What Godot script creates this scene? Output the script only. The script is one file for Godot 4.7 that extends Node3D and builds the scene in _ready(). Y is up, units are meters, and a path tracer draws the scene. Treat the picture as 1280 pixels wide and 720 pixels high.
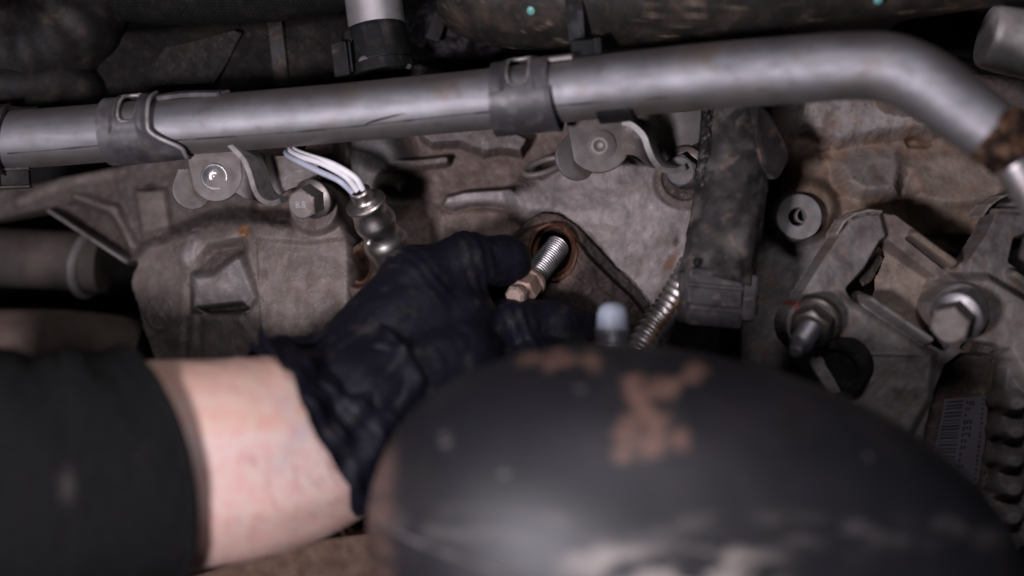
extends Node3D
# Close-up of an engine: aluminium coolant pipe, cylinder head castings, a gloved hand fitting a bolt, a black canister in front.
# Points of the photograph are turned into places by P(x, y, depth in millimetres); every thing stands at its own depth and real size.

const K := 0.0003      # metres per photograph pixel in the plane of focus
const D := 0.51        # metres from the lens to the plane of focus

var used := {}
var rng := RandomNumberGenerator.new()
var M := {}
var n_big := FastNoiseLite.new()
var n_mid := FastNoiseLite.new()
var n_fine := FastNoiseLite.new()
var n_ridge := FastNoiseLite.new()


func P(px: float, py: float, z := 0.0) -> Vector3:
	var k := K * (D - z * 0.001) / D
	return Vector3((px - 640.0) * k, (360.0 - py) * k, z * 0.001)


func L(px: float, z := 0.0) -> float:
	return px * K * (D - z * 0.001) / D


func Lm(px: float, z := 0.0) -> float:
	return L(px, z) * 1000.0


func q(px: float, py: float, z := 0.0) -> Vector2:
	var p := P(px, py, z)
	return Vector2(p.x, p.y) * 1000.0


var lean := 0.0        # how far the surface being built falls away, mm per pixel left of x = 440


func ql(px: float, py: float, z := 0.0) -> Vector2:
	return q(px, py, z - lean * maxf(0.0, 440.0 - px))


func A(list: Array) -> Array[Vector3]:
	var out: Array[Vector3] = []
	for a in list:
		out.append(P(a[0], a[1], a[2]))
	return out


func smooth(pts: Array[Vector3], sub := 8) -> Array[Vector3]:
	var out: Array[Vector3] = []
	for i in pts.size() - 1:
		var p0: Vector3 = pts[maxi(i - 1, 0)]
		var p3: Vector3 = pts[mini(i + 2, pts.size() - 1)]
		for s in sub:
			out.append(pts[i].cubic_interpolate(pts[i + 1], p0, p3, float(s) / sub))
	out.append(pts[-1])
	return out


func frame(from: Vector3, to: Vector3, roll := 0.0) -> Transform3D:   # y axis along from -> to
	var y := (to - from).normalized()
	var x := (Vector3.FORWARD if absf(y.z) < 0.95 else Vector3.RIGHT).cross(y).normalized()
	var b := Basis(x, y, x.cross(y))
	return Transform3D(b.rotated(y, roll), from)


# ---------------------------------------------------------------- meshes
class MB:
	var v := PackedVector3Array()
	var uv := PackedVector2Array()
	var c := PackedColorArray()
	var i := PackedInt32Array()
	var n := PackedVector3Array()

	func tri(a: int, b: int, d: int) -> void:
		i.append(a); i.append(b); i.append(d)

	func quad(a: int, b: int, d: int, e: int) -> void:
		i.append(a); i.append(b); i.append(d)
		i.append(a); i.append(d); i.append(e)

	func add(p: Vector3, t := Vector2.ZERO) -> int:
		v.append(p); uv.append(t)
		return v.size() - 1

	func grid(nu: int, nv: int, f: Callable) -> void:      # f(u, v) in 0..1
		var base := v.size()
		for b in nv + 1:
			for a in nu + 1:
				var t := Vector2(float(a) / nu, float(b) / nv)
				v.append(f.call(t.x, t.y)); uv.append(t)
		for b in nv:
			for a in nu:
				var k := base + b * (nu + 1) + a
				quad(k, k + 1, k + nu + 2, k + nu + 1)

	func fan(ring: PackedVector3Array, middle: Vector3, turned: bool) -> void:
		var m := add(middle, Vector2(0.5, 0.5))
		var base := v.size()
		for p in ring:
			add(p)
		for k in ring.size():
			var k2 := (k + 1) % ring.size()
			if turned:
				tri(m, base + k2, base + k)
			else:
				tri(m, base + k, base + k2)

	func paint(f: Callable) -> MB:
		c.resize(v.size())
		for k in v.size():
			c[k] = f.call(v[k], n[k] if n.size() == v.size() else Vector3.UP)
		return self

	func orient() -> void:
		var vol := 0.0
		var o := v[0]
		for t in range(0, i.size(), 3):
			vol += (v[i[t]] - o).dot((v[i[t + 1]] - o).cross(v[i[t + 2]] - o))
		if vol > 0.0:
			turn()

	func turn() -> void:
		for t in range(0, i.size(), 3):
			var s := i[t + 1]
			i[t + 1] = i[t + 2]
			i[t + 2] = s

	func normals(crease := 180.0) -> MB:
		var ids := {}
		var who := PackedInt32Array()
		who.resize(v.size())
		for k in v.size():
			var key := Vector3i((v[k] * 2e6).round())
			if not ids.has(key):
				ids[key] = ids.size()
			who[k] = ids[key]
		var fn := PackedVector3Array()
		fn.resize(i.size() / 3)
		for t in fn.size():
			fn[t] = (v[i[3 * t + 2]] - v[i[3 * t]]).cross(v[i[3 * t + 1]] - v[i[3 * t]])
		if crease >= 180.0:
			var acc := PackedVector3Array()
			acc.resize(ids.size())
			for t in fn.size():
				for s in 3:
					acc[who[i[3 * t + s]]] += fn[t]
			n.resize(v.size())
			for k in v.size():
				n[k] = acc[who[k]].normalized()
			return self
		var at := []
		at.resize(ids.size())
		for t in fn.size():
			for s in 3:
				var w := who[i[3 * t + s]]
				if at[w] == null:
					at[w] = PackedInt32Array()
				at[w].append(t)
		var lim := cos(deg_to_rad(crease))
		var v2 := PackedVector3Array()
		var u2 := PackedVector2Array()
		var n2 := PackedVector3Array()
		var c2 := PackedColorArray()
		var unit := PackedVector3Array()
		for f in fn:
			unit.append(f.normalized())
		for t in fn.size():
			for s in 3:
				var k := i[3 * t + s]
				var sum := Vector3.ZERO
				for o: int in at[who[k]]:
					if unit[o].dot(unit[t]) > lim:
						sum += fn[o]
				v2.append(v[k]); u2.append(uv[k]); n2.append(sum.normalized() if sum.length_squared() > 1e-30 else Vector3.UP)
				if c.size() == v.size():
					c2.append(c[k])
		v = v2; uv = u2; n = n2; c = c2
		i = PackedInt32Array(range(v.size()))
		return self

	func done() -> ArrayMesh:
		var a := []
		a.resize(Mesh.ARRAY_MAX)
		a[Mesh.ARRAY_VERTEX] = v
		a[Mesh.ARRAY_NORMAL] = n
		a[Mesh.ARRAY_TEX_UV] = uv
		if c.size() == v.size():
			a[Mesh.ARRAY_COLOR] = c
		a[Mesh.ARRAY_INDEX] = i
		var m := ArrayMesh.new()
		m.add_surface_from_arrays(Mesh.PRIMITIVE_TRIANGLES, a)
		return m


func tube(mb: MB, pts: Array[Vector3], radius, seg := 24, squash := 1.0, bore := 0.0) -> MB:   # radius: number, array or Callable(t, angle)
	var nrm := Vector3.ZERO
	var fr := []
	for k in pts.size():
		var t := (pts[mini(k + 1, pts.size() - 1)] - pts[maxi(k - 1, 0)]).normalized()
		if k == 0:
			nrm = (Vector3.UP if absf(t.y) < 0.9 else Vector3.RIGHT)
		nrm = (nrm - t * nrm.dot(t)).normalized()
		fr.append([t, nrm, t.cross(nrm)])
	var last := pts.size() - 1
	var at := func(u: float, w: float) -> Vector3:
		var k := clampi(roundi(w * last), 0, last)
		var a := u * TAU
		var r: float
		if radius is Callable:
			r = radius.call(float(k) / last, a)
		elif radius is Array:
			var x: float = w * (radius.size() - 1)
			var j := mini(int(x), radius.size() - 2)
			r = lerpf(radius[j], radius[j + 1], x - j)
		else:
			r = radius
		return pts[k] + fr[k][1] * cos(a) * r + fr[k][2] * sin(a) * r * squash
	mb.grid(seg, last, at)
	for e in 2:
		var ring := PackedVector3Array()
		for s in seg:
			ring.append(at.call(float(s) / seg, float(e)))
		if bore > 0.0 and e == 1:
			var inner := PackedVector3Array()
			for p in ring:
				inner.append(pts[-1] + (p - pts[-1]) * bore)
			var deep: Vector3 = -fr[last][0] * 0.012
			mb.grid(seg, 1, func(u: float, w: float) -> Vector3:
				var s := roundi(u * seg) % seg
				return ring[s].lerp(inner[s], w))
			mb.grid(seg, 1, func(u: float, w: float) -> Vector3:
				var s := roundi(u * seg) % seg
				return inner[s] + deep * w)
			var bottom := PackedVector3Array()
			for p in inner:
				bottom.append(p + deep)
			mb.fan(bottom, pts[-1] + deep, false)
		else:
			mb.fan(ring, pts[0] if e == 0 else pts[-1], e == 0)
	return mb


func lathe(mb: MB, x: Transform3D, prof: Array, seg := 40) -> MB:    # [radius, height] in millimetres
	mb.grid(seg, prof.size() - 1, func(u: float, w: float) -> Vector3:
		var pr: Array = prof[roundi(w * (prof.size() - 1))]
		var a := u * TAU
		return x * (Vector3(cos(a) * pr[0], pr[1], sin(a) * pr[0]) * 0.001))
	return mb


func hexhead(mb: MB, x: Transform3D, apothem: float, h: float, h0 := 0.0, cham := 0.9) -> MB:
	var levels := [0.0, 0.02, 0.5]
	for k in 9:
		levels.append(1.0 - 0.4 * pow(1.0 - k / 8.0, 1.5))
	var prof := func(u: float, w: float) -> Vector3:
		var n := levels.size() + 2
		var j := roundi(w * n)
		var a := u * TAU
		var wedge := fposmod(a, PI / 3.0) - PI / 6.0
		var r := apothem / cos(wedge)
		if j == 0:
			return x * (Vector3(0, h0, 0) * 0.001)
		if j == n:
			return x * (Vector3(0, h0 + h, 0) * 0.001)
		var hh: float = levels[j - 1] * h if j <= levels.size() else h
		if j > levels.size():
			r = apothem * 0.86
		else:
			r = minf(r, apothem * cham + (h - hh) * 1.75)
		return x * (Vector3(cos(a) * r, h0 + hh, sin(a) * r) * 0.001)
	mb.grid(96, levels.size() + 2, prof)
	return mb


func thread(mb: MB, x: Transform3D, r: float, depth: float, pitch: float, length: float, tip := 1.0) -> MB:
	var nv := int(length / pitch * 10.0)
	mb.grid(40, nv + 2, func(u: float, w: float) -> Vector3:
		var j := roundi(w * (nv + 2)) - 1
		if j < 0:
			return x * Vector3.ZERO
		if j > nv:
			return x * Vector3(0, length * 0.001, 0)
		var hh := length * j / nv
		var saw := absf(fposmod(hh / pitch - u, 1.0) * 2.0 - 1.0)
		var end := minf(1.0, (length - hh) / tip) if tip > 0.0 else 1.0
		var rr := r - depth * (1.0 - smoothstep(0.15, 0.85, saw)) - (1.0 - end) * depth * 1.2
		return x * (Vector3(cos(u * TAU) * rr, hh, sin(u * TAU) * rr) * 0.001))
	return mb


func prism(mb: MB, x: Transform3D, poly: PackedVector2Array, h: float, bev := 0.4) -> MB:   # outline in mm, front face at z = h
	if Geometry2D.is_polygon_clockwise(poly):
		poly.reverse()
	var n := poly.size()
	var inset := func(d: float) -> PackedVector2Array:
		var o := PackedVector2Array()
		for k in n:
			var e1 := (poly[k] - poly[(k + n - 1) % n]).normalized()
			var e2 := (poly[(k + 1) % n] - poly[k]).normalized()
			var n1 := Vector2(-e1.y, e1.x)
			var n2 := Vector2(-e2.y, e2.x)
			var m := (n1 + n2).normalized()
			o.append(poly[k] + m * d / maxf(0.5, m.dot(n1)))
		return o
	var rings := [[inset.call(bev), 0.0], [inset.call(bev * 0.3), bev * 0.3], [poly, bev], [poly, h - bev], [inset.call(bev * 0.3), h - bev * 0.3], [inset.call(bev), h]]
	var v0 := mb.v.size()
	for r in rings:
		for p: Vector2 in r[0]:
			mb.add(x * (Vector3(p.x, p.y, r[1]) * 0.001), p * 0.05)
	for r in rings.size() - 1:
		for k in n:
			var k2 := (k + 1) % n
			mb.quad(v0 + r * n + k, v0 + (r + 1) * n + k, v0 + (r + 1) * n + k2, v0 + r * n + k2)
	for e in 2:
		var b := v0 + (n * (rings.size() - 1) if e else 0)
		var tr := Geometry2D.triangulate_polygon(rings[-1 if e else 0][0])
		for t in range(0, tr.size(), 3):
			# triangulate_polygon keeps the outline's turn
			var a1 := tr[t]; var a2 := tr[t + 1]; var a3 := tr[t + 2]
			var pl: PackedVector2Array = rings[-1 if e else 0][0]
			var ccw := (pl[a2] - pl[a1]).cross(pl[a3] - pl[a1]) > 0.0
			if ccw == (e == 1):
				mb.tri(b + a1, b + a3, b + a2)
			else:
				mb.tri(b + a1, b + a2, b + a3)
	return mb


func box(mb: MB, x: Transform3D, size: Vector3, bev := 0.4) -> MB:    # millimetres, centred
	var s := size / 2.0
	var poly := round_poly([Vector2(-s.x, -s.y), Vector2(s.x, -s.y), Vector2(s.x, s.y), Vector2(-s.x, s.y)], bev * 1.5, 3)
	return prism(mb, x * Transform3D(Basis.IDENTITY, Vector3(0, 0, -s.z * 0.001)), poly, size.z, bev)


func round_poly(pts: Array, r: float, seg := 5) -> PackedVector2Array:
	var out := PackedVector2Array()
	var n := pts.size()
	for k in n:
		var p: Vector2 = pts[k]
		var a: Vector2 = pts[(k + n - 1) % n] - p
		var b: Vector2 = pts[(k + 1) % n] - p
		var rr := minf(r, minf(a.length(), b.length()) * 0.45)
		var p1 := p + a.normalized() * rr
		var p2 := p + b.normalized() * rr
		for s in seg + 1:
			var t := float(s) / seg
			out.append(p1.lerp(p, t).lerp(p.lerp(p2, t), t))
	return out


# a curved sheet with thickness and cut-outs: at(u, v) -> point, off(u, v) -> outward normal, there(u, v) -> bool
func sheet(mb: MB, nu: int, nv: int, at: Callable, off: Callable, there: Callable, thick: float) -> MB:
	var outer := []
	var inner := []
	for b in nv + 1:
		for a in nu + 1:
			var u := float(a) / nu
			var w := float(b) / nv
			var p: Vector3 = at.call(u, w)
			var d: Vector3 = off.call(u, w)
			outer.append(mb.add(p, Vector2(u, w)))
			inner.append(mb.add(p - d * thick, Vector2(u, w)))
	var on := func(a: int, b: int) -> bool:
		return a >= 0 and b >= 0 and a < nu and b < nv and there.call((a + 0.5) / nu, (b + 0.5) / nv)
	for b in nv:
		for a in nu:
			if not on.call(a, b):
				continue
			var k := b * (nu + 1) + a
			var k10 := k + 1
			var k01 := k + nu + 1
			var k11 := k + nu + 2
			mb.quad(outer[k], outer[k10], outer[k11], outer[k01])
			mb.quad(inner[k], inner[k01], inner[k11], inner[k10])
			if not on.call(a, b - 1):
				mb.quad(outer[k10], outer[k], inner[k], inner[k10])
			if not on.call(a, b + 1):
				mb.quad(outer[k01], outer[k11], inner[k11], inner[k01])
			if not on.call(a - 1, b):
				mb.quad(outer[k], outer[k01], inner[k01], inner[k])
			if not on.call(a + 1, b):
				mb.quad(outer[k11], outer[k10], inner[k10], inner[k11])
	return mb


func ribbon(mb: MB, path: Array[Vector3], across: Vector3, width: float, thick: float, rise = null) -> MB:   # a bent strip of sheet metal
	var last := path.size() - 1
	var nrm := func(u: float) -> Vector3:
		var k := roundi(u * last)
		var t := (path[mini(k + 1, last)] - path[maxi(k - 1, 0)]).normalized()
		return t.cross(across).normalized()
	var at := func(u: float, w: float) -> Vector3:
		var k := roundi(u * last)
		var low: float = rise.call(u) if rise != null else 0.0
		return path[k] + across * lerpf(-0.5 * width + low, 0.5 * width, w) + nrm.call(u) * thick * 0.5
	var keep := func(_u: float, _w: float) -> bool: return true
	return sheet(mb, last, 24, at, func(u: float, _w: float) -> Vector3: return nrm.call(u), keep, thick)


# ---------------------------------------------------------------- cast surfaces: a sheet of heights over x and y
class Field:
	var x0: float
	var y0: float
	var st: float
	var nx: int
	var ny: int
	var h := PackedFloat32Array()
	var c := PackedColorArray()
	var warp: FastNoiseLite

	func _init(a: Vector2, b: Vector2, step: float, z: float, color: Color) -> void:
		x0 = minf(a.x, b.x); y0 = minf(a.y, b.y); st = step
		nx = int(absf(b.x - a.x) / st) + 1
		ny = int(absf(b.y - a.y) / st) + 1
		h.resize(nx * ny); h.fill(z)
		c.resize(nx * ny); c.fill(color)

	# blend towards z (plus slopes) where shape(p) says how deep inside p is, in mm
	func each(lo: Vector2, hi: Vector2, depth: Callable, soft: float, z: float, slope := Vector2.ZERO, color = null, add := false, wob := 0.0, col_only := false) -> void:
		var a0 := clampi(int((lo.x - soft - x0) / st), 0, nx - 1)
		var a1 := clampi(int((hi.x + soft - x0) / st) + 1, 0, nx - 1)
		var b0 := clampi(int((lo.y - soft - y0) / st), 0, ny - 1)
		var b1 := clampi(int((hi.y + soft - y0) / st) + 1, 0, ny - 1)
		var mid := (lo + hi) / 2.0
		for b in range(b0, b1 + 1):
			for a in range(a0, a1 + 1):
				var p := Vector2(x0 + a * st, y0 + b * st)
				var d: float = depth.call(p)
				if wob > 0.0:
					d += warp.get_noise_2d(p.x * 0.22, p.y * 0.22) * wob * 0.4
				var t := smoothstep(-soft * 0.5, soft * 0.5, d)
				if t <= 0.0:
					continue
				var k := b * nx + a
				if not col_only:
					var goal := z + slope.dot(p - mid)
					h[k] = h[k] + goal * t if add else lerpf(h[k], goal, t)
				if color != null:
					c[k] = c[k].lerp(Color(color.r, color.g, color.b), t * color.a)

	func poly(pts: PackedVector2Array, z: float, soft: float, color = null, slope := Vector2.ZERO, add := false, wob := 0.0, col_only := false) -> void:
		var lo := pts[0]
		var hi := pts[0]
		for p in pts:
			lo = lo.min(p); hi = hi.max(p)
		var n := pts.size()
		each(lo, hi, func(p: Vector2) -> float:
			var d := 1e9
			var inside := false
			var b := pts[n - 1]
			for a in pts:
				var e := b - a
				var w := p - a
				var t := clampf(w.dot(e) / e.length_squared(), 0.0, 1.0)
				d = minf(d, (w - e * t).length_squared())
				if (a.y > p.y) != (b.y > p.y) and p.x < (b.x - a.x) * (p.y - a.y) / (b.y - a.y) + a.x:
					inside = not inside
				b = a
			return sqrt(d) if inside else -sqrt(d), soft, z, slope, color, add, wob, col_only)

	func oval(m: Vector2, rx: float, ry: float, rot: float, z: float, soft: float, color = null, slope := Vector2.ZERO, add := false, wob := 0.0, col_only := false) -> void:
		var r := maxf(rx, ry)
		each(m - Vector2(r, r), m + Vector2(r, r), func(p: Vector2) -> float:
			var w := (p - m).rotated(-rot)
			return (1.0 - Vector2(w.x / rx, w.y / ry).length()) * minf(rx, ry), soft, z, slope, color, add, wob, col_only)

	func bar(a: Vector2, b: Vector2, r: float, z: float, soft: float, color = null, add := false, col_only := false) -> void:
		var e := b - a
		each(a.min(b) - Vector2(r, r), a.max(b) + Vector2(r, r), func(p: Vector2) -> float:
			var w := p - a
			return r - (w - e * clampf(w.dot(e) / e.length_squared(), 0.0, 1.0)).length(), soft, z, Vector2.ZERO, color, add, 0.0, col_only)

	func dome(m: Vector2, rx: float, ry: float, amp: float) -> void:
		var a0 := clampi(int((m.x - rx - x0) / st), 0, nx - 1)
		var a1 := clampi(int((m.x + rx - x0) / st) + 1, 0, nx - 1)
		var b0 := clampi(int((m.y - ry - y0) / st), 0, ny - 1)
		var b1 := clampi(int((m.y + ry - y0) / st) + 1, 0, ny - 1)
		for b in range(b0, b1 + 1):
			for a in range(a0, a1 + 1):
				var w := (Vector2(x0 + a * st, y0 + b * st) - m) / Vector2(rx, ry)
				var t := 1.0 - w.length_squared()
				if t > 0.0:
					h[b * nx + a] += amp * t * t * (3.0 - 2.0 * t)

	func rough(n: FastNoiseLite, freq: float, amp: float) -> void:
		for b in ny:
			for a in nx:
				h[b * nx + a] += n.get_noise_2d((x0 + a * st) * freq, (y0 + b * st) * freq) * amp

	func stain(n: FastNoiseLite, freq: float, from: float, to: float, color: Color, z := 0.0, along := 1.0) -> void:
		for b in ny:
			for a in nx:
				var t := smoothstep(from, to, n.get_noise_3d((x0 + a * st) * freq, (y0 + b * st) * freq * along, z))
				if t > 0.0:
					c[b * nx + a] = c[b * nx + a].lerp(Color(color.r, color.g, color.b), t * color.a)

	func mesh(cut: float, origin := Vector3.ZERO) -> ArrayMesh:
		for k in h.size():
			h[k] = maxf(h[k], cut - 0.8)
		var m := MB.new()
		m.v.resize(nx * ny); m.n.resize(nx * ny); m.uv.resize(nx * ny)
		m.c = c
		for b in ny:
			for a in nx:
				var k := b * nx + a
				m.v[k] = Vector3(x0 + a * st, y0 + b * st, h[k]) * 0.001 - origin
				m.uv[k] = Vector2(a, b) * st * 0.01
				var a2 := mini(a + 1, nx - 1)
				var a1 := maxi(a - 1, 0)
				var b2 := mini(b + 1, ny - 1)
				var b1 := maxi(b - 1, 0)
				m.n[k] = Vector3(-(h[b * nx + a2] - h[b * nx + a1]) / ((a2 - a1) * st), -(h[b2 * nx + a] - h[b1 * nx + a]) / ((b2 - b1) * st), 1.0).normalized()
		for b in ny - 1:
			for a in nx - 1:
				var k := b * nx + a
				if maxf(maxf(h[k], h[k + 1]), maxf(h[k + nx], h[k + nx + 1])) < cut:
					continue
				m.quad(k, k + nx, k + nx + 1, k + 1)
		return m.done()


func fpts(list: Array, z: float) -> PackedVector2Array:
	var o := PackedVector2Array()
	for k in range(0, list.size(), 2):
		o.append(ql(list[k], list[k + 1], z))
	return o


# ---------------------------------------------------------------- a surface from a distance field (surface nets)
func nets(lo: Vector3, hi: Vector3, cell: float, f: Callable) -> MB:
	var s := Vector3i(((hi - lo) / cell).ceil()) + Vector3i.ONE
	var vals := PackedFloat32Array()
	vals.resize(s.x * s.y * s.z)
	vals.fill(1.0)
	const B := 4
	for bz in range(0, s.z, B):
		for by in range(0, s.y, B):
			for bx in range(0, s.x, B):
				var d: float = f.call(lo + Vector3(bx + 1.5, by + 1.5, bz + 1.5) * cell)
				var far := absf(d) > cell * B * 1.35 + 0.001
				for z in range(bz, mini(bz + B, s.z)):
					for y in range(by, mini(by + B, s.y)):
						for x in range(bx, mini(bx + B, s.x)):
							vals[(z * s.y + y) * s.x + x] = d if far else f.call(lo + Vector3(x, y, z) * cell)
	var m := MB.new()
	var idx := PackedInt32Array()
	idx.resize(vals.size())
	idx.fill(-1)
	var o := PackedInt32Array([0, 1, s.x, s.x + 1, s.x * s.y, s.x * s.y + 1, s.x * s.y + s.x, s.x * s.y + s.x + 1])
	var corner := [Vector3(0, 0, 0), Vector3(1, 0, 0), Vector3(0, 1, 0), Vector3(1, 1, 0), Vector3(0, 0, 1), Vector3(1, 0, 1), Vector3(0, 1, 1), Vector3(1, 1, 1)]
	var edges := [[0, 1], [2, 3], [4, 5], [6, 7], [0, 2], [1, 3], [4, 6], [5, 7], [0, 4], [1, 5], [2, 6], [3, 7]]
	for z in s.z - 1:
		for y in s.y - 1:
			for x in s.x - 1:
				var k := (z * s.y + y) * s.x + x
				var neg := 0
				for j in 8:
					if vals[k + o[j]] < 0.0:
						neg += 1
				if neg == 0 or neg == 8:
					continue
				var sum := Vector3.ZERO
				var cnt := 0
				for e in edges:
					var d0 := vals[k + o[e[0]]]
					var d1 := vals[k + o[e[1]]]
					if (d0 < 0.0) != (d1 < 0.0):
						sum += corner[e[0]].lerp(corner[e[1]], d0 / (d0 - d1))
						cnt += 1
				idx[k] = m.add(lo + (Vector3(x, y, z) + sum / cnt) * cell)
	var step := PackedInt32Array([1, s.x, s.x * s.y])
	for z in range(1, s.z - 1):
		for y in range(1, s.y - 1):
			for x in range(1, s.x - 1):
				var k := (z * s.y + y) * s.x + x
				var inside := vals[k] < 0.0
				for ax in 3:
					if inside == (vals[k + step[ax]] < 0.0):
						continue
					var u := step[(ax + 1) % 3]
					var w := step[(ax + 2) % 3]
					var a := idx[k - u - w]; var b := idx[k - w]; var c := idx[k]; var d := idx[k - u]
					if mini(mini(a, b), mini(c, d)) < 0:
						continue
					if inside:
						m.quad(a, d, c, b)
					else:
						m.quad(a, b, c, d)
	return m


static func smin(a: float, b: float, k: float) -> float:
	var t := clampf(0.5 + 0.5 * (b - a) / k, 0.0, 1.0)
	return lerpf(b, a, t) - k * t * (1.0 - t)


# ---------------------------------------------------------------- things and parts
func numbered(called: String) -> String:
	used[called] = used.get(called, 0) + 1
	return called if used[called] == 1 else "%s_%03d" % [called, used[called] - 1]


func tag(o: Node3D, label: String, category: String, group := "", kind := "") -> void:
	if label: o.set_meta("label", label)
	if category: o.set_meta("category", category)
	if group: o.set_meta("group", group)
	if kind: o.set_meta("kind", kind)


func thing(called: String, label: String, category: String, at: Vector3, group := "") -> Node3D:
	var o := Node3D.new()
	o.name = numbered(called)
	add_child(o)
	o.position = at
	tag(o, label, category, group)
	return o


func put(called: String, mesh: Mesh, mat: Material, parent: Node3D) -> MeshInstance3D:     # mesh is given in world places
	var o := MeshInstance3D.new()
	o.mesh = mesh
	o.material_override = null
	mesh.surface_set_material(0, mat)
	var n := 0
	var base := called
	while parent.has_node(called):
		n += 1
		called = "%s_%03d" % [base, n]
	o.name = called
	parent.add_child(o, true)
	var back := Vector3.ZERO
	var up: Node = parent
	while up is Node3D and up != self:
		back += up.position
		up = up.get_parent()
	o.position = -back
	return o


func part(called: String, mb: MB, mat: Material, parent: Node3D, crease := 35.0, closed := true, painter = null) -> MeshInstance3D:
	if closed:
		mb.orient()
	mb.normals(crease)
	if painter != null:
		mb.paint(painter)
	return put(called, mb.done(), mat, parent)


func solo(called: String, label: String, category: String, mb: MB, mat: Material, crease := 35.0, painter = null, group := "") -> MeshInstance3D:
	mb.orient()
	mb.normals(crease)
	if painter != null:
		mb.paint(painter)
	var o := put(numbered(called), mb.done(), mat, self)
	tag(o, label, category, group)
	return o


# ---------------------------------------------------------------- textures and materials
func bytes(freq: float, octaves: int, s: int, type := FastNoiseLite.TYPE_SIMPLEX_SMOOTH, size := 512, fractal := FastNoiseLite.FRACTAL_FBM) -> PackedByteArray:
	var n := FastNoiseLite.new()
	n.seed = s; n.frequency = freq; n.noise_type = type
	n.fractal_octaves = octaves; n.fractal_type = fractal
	var im := n.get_seamless_image(size, size)
	im.convert(Image.FORMAT_L8)
	return im.get_data()


func tex(f: Callable, size := 512) -> ImageTexture:      # f(index) -> Color
	var d := PackedByteArray()
	d.resize(size * size * 3)
	for k in size * size:
		var c: Color = f.call(k)
		d[3 * k] = clampi(int(c.r * 255.0), 0, 255)
		d[3 * k + 1] = clampi(int(c.g * 255.0), 0, 255)
		d[3 * k + 2] = clampi(int(c.b * 255.0), 0, 255)
	return ImageTexture.create_from_image(Image.create_from_data(size, size, false, Image.FORMAT_RGB8, d))


func grey(d: PackedByteArray, lo: float, hi: float, size := 512) -> ImageTexture:
	return tex(func(k: int) -> Color:
		var v := lerpf(lo, hi, d[k] / 255.0)
		return Color(v, v, v), size)


func mat(called: String, linear: Color, rough: float, metal := 0.0, scale := 14.0, albedo: Texture2D = null, bump: Texture2D = null, depth := 0.01, rough_map: Texture2D = null) -> StandardMaterial3D:
	var m := StandardMaterial3D.new()
	m.resource_name = called
	m.albedo_color = linear.linear_to_srgb()
	m.roughness = rough
	m.metallic = metal
	m.vertex_color_use_as_albedo = true
	m.uv1_triplanar = true
	m.uv1_world_triplanar = true
	m.uv1_triplanar_sharpness = 3.0
	m.uv1_scale = Vector3.ONE * scale
	m.albedo_texture = albedo
	if bump:
		m.heightmap_enabled = true
		m.heightmap_texture = bump
		m.heightmap_scale = depth
	if rough_map:
		m.roughness_texture = rough_map
		m.roughness_texture_channel = BaseMaterial3D.TEXTURE_CHANNEL_RED
	M[called] = m
	return m


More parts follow.
